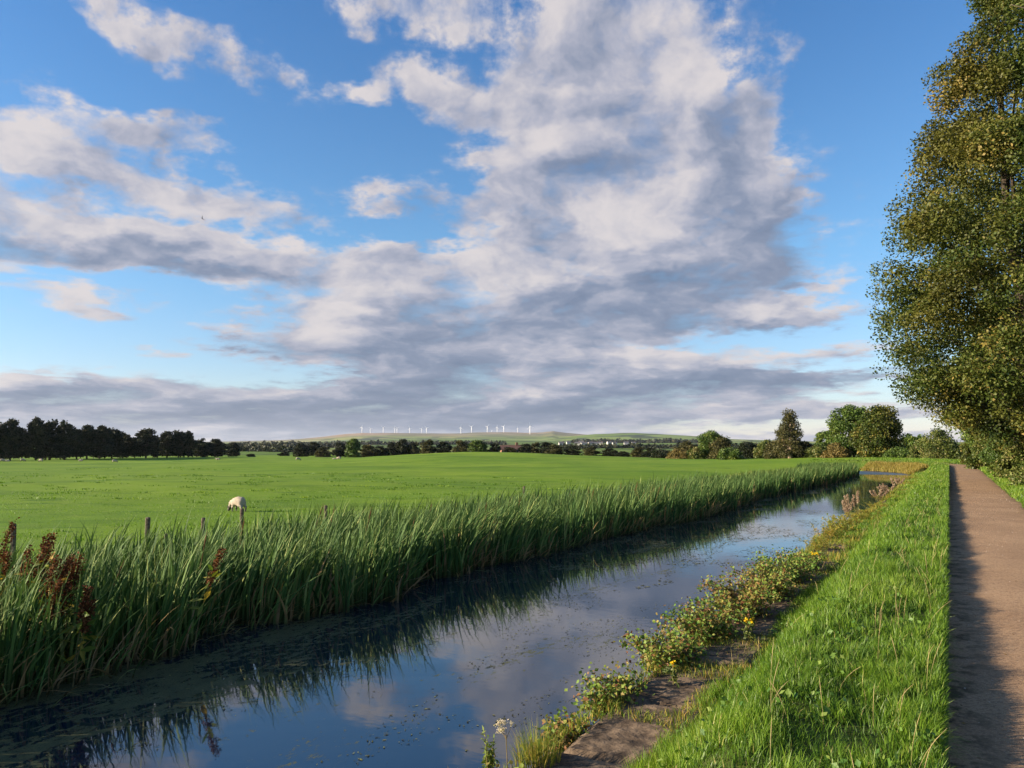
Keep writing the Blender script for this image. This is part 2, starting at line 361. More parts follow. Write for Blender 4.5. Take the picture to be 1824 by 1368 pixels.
M['dock_leaf'] = leafy('dock_leaves', [(0, (.06, .12, .02)), (.5, (.20, .22, .03)), (1, (.45, .28, .05))], .3, .5, .3)
M['tree_a'] = leafy('olive_leaves', [(0, (.012, .026, .005)), (.4, (.045, .070, .011)), (.7, (.095, .108, .020)), (.92, (.17, .135, .030)), (1, (.22, .165, .042))], .20, .55, .22, patch=(.22, .35, (.14, .10, .018)))
M['tree_b'] = leafy('green_leaves', [(0, (.030, .060, .010)), (.5, (.075, .125, .02)), (1, (.15, .18, .035))], .2, .5, .3)
M['tree_dark'] = leafy('dark_leaves', [(0, (.010, .016, .007)), (.5, (.020, .028, .010)), (1, (.045, .045, .016))], .10, .6, .2)
M['tree_brown'] = leafy('brown_leaves', [(0, (.028, .032, .011)), (.5, (.060, .060, .020)), (1, (.13, .11, .035))], .15, .6, .2)
M['tree_tan'] = leafy('tan_leaves', [(0, (.09, .075, .022)), (.5, (.16, .125, .040)), (1, (.24, .17, .06))], .2, .6, .2)
M['bush'] = leafy('hedge_leaves', [(0, (.03, .05, .008)), (.4, (.07, .10, .018)), (.75, (.15, .16, .04)), (1, (.30, .24, .11))], .25, .5, .3)
M['bramble'] = leafy('bramble_leaves', [(0, (.05, .11, .018)), (.4, (.10, .18, .030)), (.65, (.18, .22, .04)), (.8, (.20, .12, .045)), (.92, (.14, .05, .025)), (1, (.24, .20, .05))], .22, .5, .18)
M['fern'] = leafy('golden_fern', [(0, (.10, .16, .02)), (.4, (.22, .22, .03)), (.75, (.33, .22, .035)), (1, (.26, .11, .03))], .35, .6, .2)
M['yellow'] = leafy('yellow_petals', [(0, (.65, .42, .01)), (1, (.80, .60, .02))], .2, .5, .2)
M['fluff'] = leafy('pale_seed_fluff', [(0, (.22, .14, .10)), (1, (.50, .40, .31))], .4, .9, .05)
M['bark'] = plain_mat('bark', (.030, .025, .018), (.075, .06, .045), 6, .9, .1, .8, .03)
M['pale_bark'] = plain_mat('pale_bark', (.20, .15, .10), (.34, .26, .18), 4, .9, .1, .5, .02)
M['stem'] = plain_mat('dry_stem', (.12, .09, .04), (.22, .17, .08), 20, .8, .1)
M['post'] = plain_mat('weathered_post', (.06, .045, .035), (.15, .12, .09), 25, .9, .1, .8, .01)
M['wool'] = plain_mat('fleece', (.30, .25, .19), (.40, .34, .27), 30, .95, .05, .8, .02)
M['sheep_dark'] = plain_mat('sheep_face', (.05, .045, .04), (.12, .10, .09), 20)
M['white'] = plain_mat('white_render', (.74, .73, .70), (.80, .79, .76), .5, .7, .3, .05)
M['cream'] = plain_mat('cream_render', (.42, .41, .38), (.52, .50, .46), .5, .8, .2, .05)
M['steel'] = plain_mat('white_painted_steel', (.80, .80, .79), (.84, .84, .83), .05, .4, .4, .0)
M['roof'] = plain_mat('slate_roof', (.07, .07, .08), (.12, .115, .12), 1, .8, .2, .3)
M['roof_red'] = plain_mat('red_tile_roof', (.09, .05, .04), (.13, .075, .06), 1.5, .85, .2, .3)
M['brick'] = plain_mat('brick', (.22, .11, .07), (.30, .16, .10), 2, .9, .2, .3)
M['dark_glass'] = plain_mat('dark_window', (.02, .025, .03), (.03, .035, .04), 1, .1, .5, .0)
M['feather'] = plain_mat('bird_feather', (.02, .02, .025), (.04, .04, .05), 20)

def ground_material():
    m, t = new_mat('ground'); P = objco(t)
    moor, hill = attr(t, 'moor'), attr(t, 'green')
    n1 = t.noise(P, .05, 5, .55); n2 = t.noise(P, .7, 6, .6); n3 = t.noise(t.vm('MULTIPLY', P, (.35, 1.1, 1.)), .55, 5, .65)
    c = t.mix(t.ss(n1, .35, .65), (.10, .185, .012), (.15, .235, .018))
    c = t.mix(t.ss(n3, .54, .68, 0., .75), c, (.055, .12, .010))
    c = t.mix(t.ss(n2, .50, .75, 0., .45), c, (.20, .25, .045)); n4 = t.noise(t.vm('MULTIPLY', P, (.22, .8, 1.)), .22, 6, .7); c = t.mix(t.ss(n4, .50, .64, 0., .6), c, (.065, .13, .012))
    c = t.mix(attr(t, 'mud'), c, (.035, .030, .018))
    c = t.mix(t.m('MULTIPLY', attr(t, 'coarse'), t.ss(n2, .3, .6)), c, (.15, .16, .05))
    # far fields: patchwork with hedges
    def patch(scale, a, b, cc, hedge):
        q = t.vm('ADD', P, t.vm('MULTIPLY', t.noise(P, scale * .8, 3, out='Color'), (.5 / scale, .5 / scale, 0)))
        v = t.n('ShaderNodeTexVoronoi', voronoi_dimensions='2D'); t.set(v.inputs[0], q); v.inputs['Scale'].default_value = scale
        e = t.n('ShaderNodeTexVoronoi', voronoi_dimensions='2D', feature='DISTANCE_TO_EDGE'); t.set(e.inputs[0], q); e.inputs['Scale'].default_value = scale
        sp = t.n('ShaderNodeSeparateColor'); t.set(sp.inputs[0], v.outputs['Color'])
        f = t.ramp(sp.outputs[0], [(0, a), (.5, b), (1, cc)])
        f = t.mix(t.ss(e.outputs[0], .03, .07, .85, 0.), f, hedge)
        return t.mix(t.ss(t.noise(P, scale * 1.7, 4), .56, .62, 0., .8), f, hedge)
    pc = patch(.0035, (.07, .13, .02), (.11, .17, .03), (.19, .20, .06), (.018, .030, .014))
    c = t.mix(attr(t, 'plain'), c, pc)
    hc = patch(.0022, (.11, .17, .035), (.17, .23, .055), (.28, .27, .10), (.025, .042, .026))
    c = t.mix(hill, c, hc)
    mc = t.mix(t.ss(t.noise(P, .0011, 4, .5), .42, .6), (.27, .19, .12), (.13, .13, .075))  # heather-dark patches also put cloud shadow into the moor colour
    mc = t.mix(t.ss(t.noise(P, .0035, 4, .6), .45, .65, 0., .5), mc, (.35, .27, .19))
    c = t.mix(moor, c, mc)
    h = t.noise(P, 9, 5, .65)
    finish(t, principled(t, c, .9, .1, bump(t, h, .6, .05))); return m
M['ground'] = ground_material()

# ------------------------------------------------------------------ the ground, one sheet to the horizon
def build_ground():
    th = np.unique(np.concatenate([np.arange(-180, -56, 2.), np.arange(-56, 56, .16), np.arange(56, 180, 2.)])); th = np.radians(th)
    r = [1.2]
    while r[-1] < 13000: r.append(r[-1] * 1.018 + .01)
    r = np.array(r); nt, nr = len(th), len(r)
    X = np.outer(r, np.sin(th)); Y = np.outer(r, np.cos(th)); Z = ground_h(X, Y)
    V = np.stack([X, Y, Z], -1).reshape(-1, 3); V = np.concatenate([V, [[0, 0, .45]]])
    i = np.arange(nr - 1)[:, None] * nt; j = np.arange(nt)[None]; j2 = (j + 1) % nt
    Q = np.stack([i + j, i + nt + j, i + nt + j2, i + j2], -1).reshape(-1, 4)
    jj = np.arange(nt); T = np.stack([jj, (jj + 1) % nt, np.full(nt, nr * nt)], -1)
    d = np.hypot(X, Y); s, w = xy2sw(X, Y)
    px = CX + F * X / np.maximum(Y, 1)
    moor = sstep(Y, 5300, 5900) * (1 - .0 * d); green = sstep(Y, 2300, 2700) * (1 - sstep(Y, 5300, 5900)) ; plain = sstep(d, 330, 420) * (1 - green) * (1 - moor)
    # the right end of the far ridge is farmland too
    mr = sstep(px, 1040, 1120); green = np.maximum(green, moor * mr); moor = moor * (1 - mr)
    mud = ((w > 2.3) & (w < 10.6) & (s < S0 + 10)) * 1.0
    coarse = (s < S0 + 12) * (np.exp(-((w - 12.0) / 1.6) ** 2) + sstep(s, S0 - 6, S0 + 4) * (w < 3) * (d < 200) * .8) * (d < 250)
    z = lambda a: np.concatenate([np.broadcast_to(a, X.shape).ravel(), [0]])
    o = mesh_np('ground', V, [Q, T], M['ground'], None, dict(moor=z(moor), green=z(green), plain=z(plain), mud=z(mud), coarse=z(coarse)), True)
    tag(o, kind='structure')
build_ground()

def ribbon(name, ss_, ws, zf, mat, attrs=None, smooth=True):
    Sg, Wg = np.meshgrid(ss_, ws, indexing='ij'); X, Y = sw2xy(Sg, Wg); Z = zf(Sg, Wg)
    V = np.stack([X, Y, Z], -1).reshape(-1, 3); n, k = Sg.shape
    i = np.arange(n - 1)[:, None] * k; j = np.arange(k - 1)[None]
    Q = np.stack([i + j, i + k + j, i + k + j + 1, i + j + 1], -1).reshape(-1, 4)[:, ::-1]
    o = mesh_np(name, V, [Q[:, ::-1]], mat, None, {k2: f(Sg, Wg).ravel() for k2, f in (attrs or {}).items()}, smooth)
    return tag(o, kind='structure')
SS = np.concatenate([np.arange(-12, 2, .5), np.arange(2, 16, .08), np.arange(16, 40, .2), np.arange(40, 118, .5)])

def mat_path():
    m, t = new_mat('path_surface'); P = objco(t)
    a = t.noise(P, .9, 4, .6); g = t.noise(P, 130, 3, .8); g2 = t.noise(P, 38, 4, .7)
    c = t.mix(t.ss(a, .3, .7), (.27, .172, .098), (.355, .236, .138))
    c = t.mix(t.ss(g, .52, .68, 0., .8), c, (.52, .38, .27)); c = t.mix(t.ss(g2, .40, .52, .6, 0.), c, (.16, .10, .065))
    lat = attr(t, 'lat')
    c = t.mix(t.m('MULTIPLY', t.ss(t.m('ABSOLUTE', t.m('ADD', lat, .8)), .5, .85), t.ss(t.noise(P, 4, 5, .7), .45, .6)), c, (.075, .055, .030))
    finish(t, principled(t, c, .9, .15, bump(t, t.m('ADD', g, g2), .9, .012))); return m
M['path'] = mat_path()
def path_right(s): return -1.62 + .05 * wob(s, s * 0, .8, 4)
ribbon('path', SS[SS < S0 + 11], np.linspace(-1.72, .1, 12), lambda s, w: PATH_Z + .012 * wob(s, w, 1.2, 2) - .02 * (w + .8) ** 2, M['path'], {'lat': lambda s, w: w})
def edge_z(s): return .355 - .25 * sstep(s, 17, 30)
def verge_h(s, w):
    a = PATH_Z + .068 * sstep(w, .07, .15) + .025 * sstep(w, .25, .9) + .022 * wob(s, w * 2, .9, 5) * sstep(w, .0, .4)
    b = a - .50 * sstep(w, .95, 1.75) - .26 * sstep(s, 17, 30) * sstep(w, .9, 2.0)
    return b - .30 * sstep(w, 1.75, 1.95) * (s < 17) - .1 * (w < .06)
M['turf'] = plain_mat('verge_turf', (.040, .060, .012), (.085, .10, .025), 5, .95, .1, .8, .03)
ribbon('grass_verge', SS[SS < S0 + 13.5], np.array([-.02, .04, .07, .11, .15, .25, .5, .75, 1., 1.15, 1.3, 1.45, 1.6, 1.75, 1.85, 1.95, 2.3]), verge_h, M['turf'])
def rverge_h(s, w): return PATH_Z - .01 + .09 * sstep(-w, 1.6, 1.8) + .10 * sstep(-w, 1.9, 5) + .04 * wob(s, w, .7, 7)
ribbon('path_side_verge', SS[SS < S0 + 12], np.linspace(-9, -1.6, 26), rverge_h, M['turf'])

def mat_water():
    m, t = new_mat('canal_water'); P = objco(t); lat = attr(t, 'lat')
    q = t.comb(t.vm('DOT_PRODUCT', P, (TX, TY, 0)), t.vm('DOT_PRODUCT', P, (NX, NY, 0)), 0.)
    big = t.noise(t.vm('MULTIPLY', q, (.45, 1.2, 1)), .9, 6, .62, .6); fine = t.noise(t.vm('MULTIPLY', q, (1., 1.7, 1)), 7., 8, .72, .4); grain = t.noise(q, 60, 3, .7)
    nearreed = t.ss(lat, 4.6, 7.2)
    dens = t.m('ADD', t.m('MULTIPLY', nearreed, .16), t.m('ADD', t.m('MULTIPLY', t.m('SUBTRACT', big, .5), 1.7), t.m('MULTIPLY', t.m('SUBTRACT', fine, .5), 1.9)))
    thr = t.m('ADD', dens, t.m('MULTIPLY', attr(t, 'weed'), .42))
    mask = t.ss(thr, .26, .36); mask = t.m('MULTIPLY', mask, t.ss(grain, .38, .5, .55, 1.))
    speck = t.m('MULTIPLY', t.ss(t.noise(t.vm('MULTIPLY', q, (1., 2.2, 1)), 16, 5, .75), .62, .67), t.ss(big, .38, .55))
    mask = t.m('MAXIMUM', mask, t.m('MULTIPLY', speck, .8))
    rip = t.noise(t.vm('MULTIPLY', q, (1.6, .9, 1)), 3.2, 3, .5); rip2 = t.noise(q, 1.1, 3)
    wn = bump(t, t.m('ADD', rip, t.m('MULTIPLY', rip2, 1.5)), .07, .010)
    wv = principled(t, (.005, .012, .026), t.m('ADD', .035, t.m('MULTIPLY', attr(t, 'ruffle'), .28)), .5, wn, IOR=2.0)
    sc = t.mix(t.noise(q, 5, 5), (.022, .028, .010), (.12, .125, .05))
    sv_ = principled(t, sc, .75, .2, bump(t, fine, .3, .01))
    mx = t.n('ShaderNodeMixShader'); t.set(mx.inputs[0], t.m('MULTIPLY', mask, .86)); t.set(mx.inputs[1], wv); t.set(mx.inputs[2], sv_)
    finish(t, mx.outputs[0]); return m
M['water'] = mat_water()
ribbon('canal_water', SS[SS < S0 + 13], np.linspace(1.8, 11.2, 48), lambda s, w: 0 * s, M['water'], {'lat': lambda s, w: w + (7.4 - np.interp(s, *REED_F)), 'ruffle': lambda s, w: sstep(s, 64, 69),
       'weed': lambda s, w: sstep(-s, -9, -3) * sstep(w, 5.2, 6.6)})

# ------------------------------------------------------------------ grasses and reeds (what nobody could count)
def scatter(rng, n, s0, s1, w0, w1): return rng.uniform(s0, s1, n), rng.uniform(w0, w1, n)
def grass_near():
    rng = np.random.RandomState(11); parts = []
    def batch(s0, s1, dens, wd, hmul, segs, w0=.105, w1=2.35, edge=0):
        n = int((s1 - s0) * (w1 - w0) * dens); s, w = scatter(rng, n, s0, s1, w0, w1)
        clump = wob(s * 1.0, w, 5.5, 3, 3) + .5 * wob(s, w, 17, 4, 2); big = wob(s, w, 1.1, 6)
        keep = rng.uniform(size=n) < np.clip(.72 + .5 * clump, .38, 1) * (1 - .95 * sstep(w, 1.68 + .16 * wob(s, w * 0, 3, 1) + .36 * (s > 14), 1.93 + .40 * (s > 14)))
        s, w, clump, big = s[keep], w[keep], clump[keep], big[keep]; n = len(s)
        x, y = sw2xy(s, w); P = np.stack([x, y, verge_h(s, w) - .01], -1)
        H = hmul * np.clip(.105 + .060 * clump + .02 * big + rng.normal(0, .022, n) - .025 * 0, .035, .26)
        la = wob(s, w, 7, 8, 2) * 4.5 + rng.normal(0, 1.3, n)
        L = np.clip(rng.normal(.52, .24, n), 0, .95)
        lean = np.stack([np.cos(la) * L * .9 + .10, np.sin(la) * L * .9], -1)
        # the blades of the cut edge hang out over the path
        e = np.exp(-((w - .1) / .08) ** 2) * .4; lean[:, 0] -= NX * e; lean[:, 1] -= NY * e
        var = np.clip(.42 + .16 * clump + .13 * big + rng.normal(0, .16, n), 0, .93); dry = rng.uniform(size=n) < .022; var[dry] = rng.uniform(.95, 1, dry.sum())
        parts.append((blades(P, H, rng.uniform(.6, 1.25, n) * wd, lean, rng.uniform(1.5, 2.4, n), rng, segs), var))
    batch(2.2, 6.5, 8500, .0052, 1.0, 4); batch(6.5, 12, 4800, .007, 1.0, 3); batch(12, 24, 2100, .011, 1.0, 3); batch(24, 45, 800, .020, 1.05, 2); batch(45, S0 + 20, 350, .034, 1.15, 2)
    n = 26000; s = 2.2 + 60 * rng.uniform(size=n) ** 2.2; w = .10 + np.abs(rng.normal(0, .035, n)); x, y = sw2xy(s, w); th = rng.uniform(0, 6.28, n); L = rng.uniform(.1, .6, n)
    parts.append((blades(np.stack([x, y, verge_h(s, w + .04) - .03], -1), np.clip(.10 + .03 * wob(s, w, 4, 2) + rng.normal(0, .02, n), .04, .2), .005 * (1 + s / 8), np.stack([np.cos(th) * L + .15, np.sin(th) * L], -1), np.full(n, 1.7), rng, 3), np.clip(rng.normal(.4, .2, n), 0, .93)))
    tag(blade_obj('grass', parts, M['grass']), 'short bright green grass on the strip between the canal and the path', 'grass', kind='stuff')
grass_near()
def verge_weeds():
    rng = np.random.RandomState(16); P = []
    for k in range(230):
        s = 2.6 + 26 * rng.uniform() ** 1.6; w = rng.uniform(.12, 1.7)
        if wob(np.array(s), np.array(w), 1.6, 9) < .05: continue
        x, y = sw2xy(s, w); z = float(verge_h(np.array(s), np.array(w))); m = rng.randint(5, 12)
        P.append(np.array([float(x), float(y), z + .06]) + rng.normal(0, 1, (m, 3)) * [.035, .035, .03])
    P = np.concatenate(P); V, T = leaf_mesh(P, rng.uniform(.025, .055, len(P)), rng, .75, -.1)
    tag(mesh_np('verge_weeds', V, [T], M['weed'], None, {'var': np.repeat(rng.uniform(0, 1, len(P)), 4)}), 'clover and plantain leaves mixed into the grass strip', 'weeds', kind='stuff')
M['weed'] = leafy('weed_leaves', [(0, (.05, .12, .02)), (.6, (.10, .18, .03)), (1, (.18, .24, .05))], .25, .5, .25)
verge_weeds()
def grass_right():
    rng = np.random.RandomState(12); parts = []
    for s0, s1, dens, wd in ((12, 24, 1300, .012), (24, 45, 560, .022), (45, S0 + 18, 260, .036)):
        n = int((s1 - s0) * 3.2 * dens); s, w = scatter(rng, n, s0, s1, -4.8, -1.58)
        k = rng.uniform(size=n) < sstep(-w, 1.56, 1.80); s, w = s[k], w[k]; n = len(s)
        cl = wob(s, w, 3, 5); x, y = sw2xy(s, w); P = np.stack([x, y, rverge_h(s, w) - .01], -1)
        H = np.clip(.11 + .05 * cl + .07 * sstep(-w, 2, 3.5) + rng.normal(0, .03, n), .04, .4); a = rng.uniform(0, 6.28, n); L = rng.uniform(.2, .8, n)
        var = np.clip(.52 + .2 * cl + rng.normal(0, .16, n), 0, .93)
        parts.append((blades(P, H, rng.uniform(.7, 1.3, n) * wd, np.stack([np.cos(a) * L, np.sin(a) * L], -1), rng.uniform(1.4, 2.2, n), rng, 2), var))
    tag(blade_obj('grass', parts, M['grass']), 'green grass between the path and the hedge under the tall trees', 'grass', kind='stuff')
grass_right()
def dry_stems():
    rng = np.random.RandomState(14); mb = MB(); n = 95
    s = np.concatenate([rng.uniform(2.6, 9, 45), rng.uniform(9, 22, 50)]); w = np.abs(rng.normal(0, .25, n)) + .12; far = rng.uniform(size=n) < .5; w[far] = rng.uniform(.2, 1.75, far.sum())
    for a, b in zip(s, w):
        x, y = sw2xy(a, b); z = float(verge_h(np.array(a), np.array(b))); h = rng.uniform(.22, .42); th = rng.normal(-.5, 1.6); l = rng.uniform(.1, .55)
        k = np.linspace(0, 1, 6)[:, None]; d = np.array([math.cos(th) * l, math.sin(th) * l, 0])
        pts = np.array([x, y, z]) + d * h * k ** 1.8 + np.array([0, 0, 1.]) * h * (k - .35 * l * k ** 2)
        mb.tube(pts, [.0008, .0007, .0006, .0012, .0017, .0005] if a < 9 else [.001, .001, .0009, .0018, .0022, .0008], 4)
    tag(mb.build('grass_stems', M['dry_grass']), 'thin straw coloured seed stems leaning out of the grass beside the path', 'grass', kind='stuff')
M['dry_grass'] = plain_mat('straw', (.24, .19, .09), (.34, .27, .13), 30, .8, .1, .1)
dry_stems()

def field_grass():
    rng = np.random.RandomState(21); parts = []
    for r0, r1, n, wd, hh in ((12, 30, 42000, .014, .065), (30, 55, 30000, .03, .055)):
        r = np.sqrt(rng.uniform(r0 ** 2, r1 ** 2, n)); a = rng.uniform(R(-37), R(22), n); x, y = r * np.sin(a), r * np.cos(a); s, w = xy2sw(x, y)
        k = (w > 12.5); x, y, s, w, r = x[k], y[k], s[k], w[k], r[k]; n = len(x)
        cl = wob(x * .45, y, .9, 3); edge = np.exp(-((w - 12.5) / 1.3) ** 2)
        P = np.stack([x, y, ground_h(x, y) - .01], -1); H = np.clip(hh * (.75 + .5 * cl + rng.normal(0, .25, n)), .02, .3) + edge * .22
        th = rng.uniform(0, 6.28, n); L = rng.uniform(.1, .7, n)
        parts.append((blades(P, H, rng.uniform(.7, 1.3, n) * wd, np.stack([np.cos(th) * L, np.sin(th) * L], -1), np.full(n, 1.6), rng, 2), np.clip(.55 - .12 * cl + rng.normal(0, .12, n), 0, 1)))
    tag(blade_obj('field_grass', parts, M['field_grass']), 'close grazed bright green pasture grass of the sheep field', 'grass', kind='stuff')
field_grass()
def tussocks():
    rng = np.random.RandomState(26); B, Hh, Wd, Vr = [], [], [], []
    for k in range(900):
        r = 15 + 110 * rng.uniform() ** 1.3; a = rng.uniform(R(-37), R(20)); x, y = r * math.sin(a), r * math.cos(a); sw = xy2sw(np.array([x]), np.array([y]))
        if sw[1][0] < 13.5 or wob(np.array(x * .4), np.array(y), .12, 15, 2) < -.1: continue
        m = 26; rad = rng.uniform(.12, .4) * (1 + r / 70); q = rng.normal(0, .5, (m, 2)) * rad * [1.6, 1.]; B.append(np.stack([x + q[:, 0], y + q[:, 1], ground_h(x + q[:, 0], y + q[:, 1]) - .01], -1))
        Hh.append(rng.uniform(.06, .15, m)); Wd.append(np.full(m, .012 * (1 + r / 18))); Vr.append(np.clip(rng.normal(rng.choice([.1, .2, .85], p=[.5, .35, .15]), .1, m), 0, 1))
    B = np.concatenate(B); n = len(B); th = rng.uniform(0, 6.28, n); L = rng.uniform(.1, .6, n)
    tag(blade_obj('tussock_grass', [(blades(B, np.concatenate(Hh), np.concatenate(Wd), np.stack([np.cos(th) * L, np.sin(th) * L], -1), np.full(n, 1.6), rng, 2), np.concatenate(Vr))], M['field_grass']), 'small darker tussocks left ungrazed across the field', 'grass', kind='stuff')
tussocks()
def rough_grass():
    rng = np.random.RandomState(23); parts = []
    # behind the reeds along the fence, and the rough ground inside and outside the bend
    for s0, s1, w0, w1, n, wd, hh in ((2, 22, 10.4, 13.0, 26000, .010, .50), (22, 50, 10.0, 14.0, 22000, .02, .50), (44, S0 + 16, 8.0, 14.5, 14000, .035, .45), (S0 - 4, S0 + 16, -9, 1.6, 30000, .035, .22)):
        s, w = scatter(rng, n, s0, s1, w0, w1); x, y = sw2xy(s, w); cl = wob(x, y, .8, 2)
        z = np.maximum(ground_h(x, y), 0) if w0 > 5 else np.where((w > 0), verge_h(s, w), ground_h(x, y))
        pathy = (w > -1.75) & (w < .05); k = ~pathy; x, y, cl, z, s, w = x[k], y[k], cl[k], z[k], s[k], w[k]; n = len(x)
        th = rng.normal(0, 1, n); L = rng.uniform(.1, .6, n)
        H = hh * np.clip(.7 + .3 * cl + rng.normal(0, .2, n), .2, 1.5)
        if w0 > 5: H *= 1 - .5 * sstep(w, w0 + 1, w1)
        parts.append((blades(np.stack([x, y, z - .02], -1), H, rng.uniform(.7, 1.3, n) * wd, np.stack([np.cos(th) * L, np.sin(th) * L], -1), np.full(n, 1.7), rng, 2), np.clip(.4 + .2 * cl + rng.normal(0, .2, n), 0, 1)))
    tag(blade_obj('rough_grass', parts, M['rough_grass']), 'rough pale uncut grass behind the reeds and around the canal bend', 'grass', kind='stuff')
rough_grass()

def reeds():
    rng = np.random.RandomState(31); parts = []
    def batch(s0, s1, dens, depth, wd, segs):
        n = int((s1 - s0) * depth * dens / 5); s = rng.uniform(s0, s1, n); q = rng.uniform(0, 1, n) ** 1.15
        w = reed_front(s) + q * depth + rng.normal(0, .07, n) + .28 * wob(s, s * 0, 3.2, 2) * (1 - q)
        # each plant is a fan of leaves
        k = 5; s5, w5, q5 = np.repeat(s, k) + rng.normal(0, .035, n * k), np.repeat(w, k) + rng.normal(0, .035, n * k), np.repeat(q, k)
        x, y = sw2xy(s5, w5); n5 = n * k
        z = np.maximum(np.where(w5 > 7.8, -.35 + .53 * sstep(w5, 7.8, 10.2), -.3), -.1)
        tall = np.interp(s5, [0, 8, 20, 32, 45, 60, 75], [1.15, 1.17, 1.16, 1.08, .98, .90, .88])
        cl = wob(s5, w5, 1.3, 3); cl2 = wob(s5, w5, 5, 1)
        H = tall * np.clip(.86 + .17 * cl + .14 * cl2 + rng.normal(0, .17, n5), .3, 1.4) * (1 - .16 * q5) - z * .8
        dead = rng.uniform(size=n5) < .10 + .30 * (rng.uniform(size=n5) < .5) * (q5 < .12); H = np.where(dead, H * rng.uniform(.3, .85, n5), H)
        H[rng.uniform(size=n5) < .012] *= 1.18
        th = rng.uniform(0, 6.28, n5); L = np.abs(rng.normal(0, .22, n5)) + dead * rng.uniform(0, .5, n5)
        lean = np.stack([np.cos(th) * L + .13 + .16 * cl + .16 * cl2, np.sin(th) * L - .04 + .14 * cl2], -1)
        var = np.clip(.42 + .13 * cl + rng.normal(0, .24, n5), 0, .9); var[dead] = rng.uniform(.92, 1, dead.sum())
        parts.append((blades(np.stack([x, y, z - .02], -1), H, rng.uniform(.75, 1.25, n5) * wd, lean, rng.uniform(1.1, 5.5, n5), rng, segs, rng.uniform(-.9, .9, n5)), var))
    batch(.5, 9, 420, 3.5, .036, 7); batch(9, 18, 390, 3.5, .038, 6); batch(18, 34, 300, 3.4, .037, 5); batch(34, S0 + 13, 200, 3.1, .050, 4)
    # broken and bent leaves at the water's edge
    n = 1500; s = .5 + 34 * rng.uniform(size=n) ** 1.3; w = reed_front(s) + rng.normal(.05, .14, n); x, y = sw2xy(s, w); th = rng.normal(-.2, 1.1, n); L = rng.uniform(.35, .95, n); v = rng.uniform(.1, .9, n); dd_ = rng.uniform(size=n) < .45; v[dd_] = rng.uniform(.92, 1, dd_.sum())
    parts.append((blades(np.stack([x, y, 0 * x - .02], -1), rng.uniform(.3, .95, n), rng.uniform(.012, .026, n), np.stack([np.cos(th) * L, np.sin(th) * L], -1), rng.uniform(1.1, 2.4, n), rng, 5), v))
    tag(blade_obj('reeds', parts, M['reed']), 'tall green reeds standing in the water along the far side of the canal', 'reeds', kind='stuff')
    # golden sedge on the outer bank of the bend
    n = 8000; s = rng.uniform(S0 + 2, S0 + 13, n); w = 2.75 - rng.uniform(0, 1, n) ** .8 * 1.4; x, y = sw2xy(s, w); th = rng.uniform(0, 6.28, n); L = rng.uniform(0, .5, n)
    gp = [(blades(np.stack([x, y, 0 * x + .02 + .5 * sstep(2.6 - w, 0, 1)], -1), rng.uniform(.20, .42, n) * (1 + .2 * wob(s, w, 2, 1)), rng.uniform(.02, .045, n), np.stack([np.cos(th) * L, np.sin(th) * L], -1), np.full(n, 1.8), rng, 2), np.clip(rng.normal(.5, .25, n), 0, 1))]
    tag(blade_obj('golden_sedge', gp, M['gold_reed']), 'golden yellow sedge along the outer bank of the canal bend', 'sedge', kind='stuff')
    # a few bulrush heads
    mb = MB()
    for i in range(34):
        s = rng.uniform(3, 26); w = float(reed_front(s)) + rng.uniform(0, 2.6); x, y = sw2xy(s, w); h = rng.uniform(.85, 1.12); lx = rng.uniform(.05, .25)
        p = [(x, y, 0), (x + lx * .4, y, h * .6), (x + lx, y, h)]
        mb.tube(p, .004, 4); q = np.array(p[2]); d = (q - np.array(p[1])); d /= np.linalg.norm(d)
        mb.tube([q - d * .02, q + d * .01, q + d * .12, q + d * .13, q + d * .2], [.004, .009, .009, .004, .002], 6)
    tag(mb.build('bulrush_heads', M['rust_solid']), 'slim brown bulrush heads scattered through the reeds', 'bulrush', kind='stuff')
M['rust_solid'] = plain_mat('bulrush_brown', (.07, .035, .015), (.13, .07, .03), 30, .9, .1, .1)
reeds()

# ------------------------------------------------------------------ trees
def grow_crown(rng, H, rad, base, shape, nclump, leaves, lsize, cr, jitter=.18, hollow=.55, boughs=False):
    """clumps of leaves through the crown: returns leaf points, their clump shade, clump centres"""
    cs = []
    nb = 9; lob = [(rng.uniform(0, 6.28), rng.uniform(.1, .95), rng.uniform(.08, .24), rng.uniform(.25, .5)) for _ in range(nb)]
    while len(cs) < nclump:
        t = rng.uniform(0, 1); a = rng.uniform(0, 6.28); q = rng.uniform(hollow ** 2, 1) ** .5
        if rng.uniform() > np.interp(t, *shape) + .12: continue
        rr = rad * np.interp(t, *shape); m = 1 + jitter * (rng.normal() * .35)
        for la, lt, lh, lw in lob:
            da = (a - la + math.pi) % (2 * math.pi) - math.pi; m += lh * math.exp(-(da / .7) ** 2 - ((t - lt) / .14) ** 2) - .035
        if boughs and mnoise.noise(Vector((math.cos(a) * rr * q, math.sin(a) * rr * q, H * t)) * .42) < -.36 + .15 * (1 - q): continue
        cs.append((math.cos(a) * rr * q * m, math.sin(a) * rr * q * m, base + (H - base) * t))
    cs = np.array(cs); nc = len(cs)
    size = cr * rng.uniform(.55, 1.25, nc); cvar = rng.normal(0, .16, nc)
    cnt = np.maximum((leaves / nc * (size / cr) ** 2).astype(int), 3); idx = np.repeat(np.arange(nc), cnt)
    d = rng.normal(size=(len(idx), 3)); d /= np.linalg.norm(d, axis=1)[:, None]; rr = rng.uniform(.15, 1, len(idx)) ** .5
    P = cs[idx] + d * (rr * size[idx])[:, None] * np.array([1, 1, .72])
    return P, cvar[idx], cs
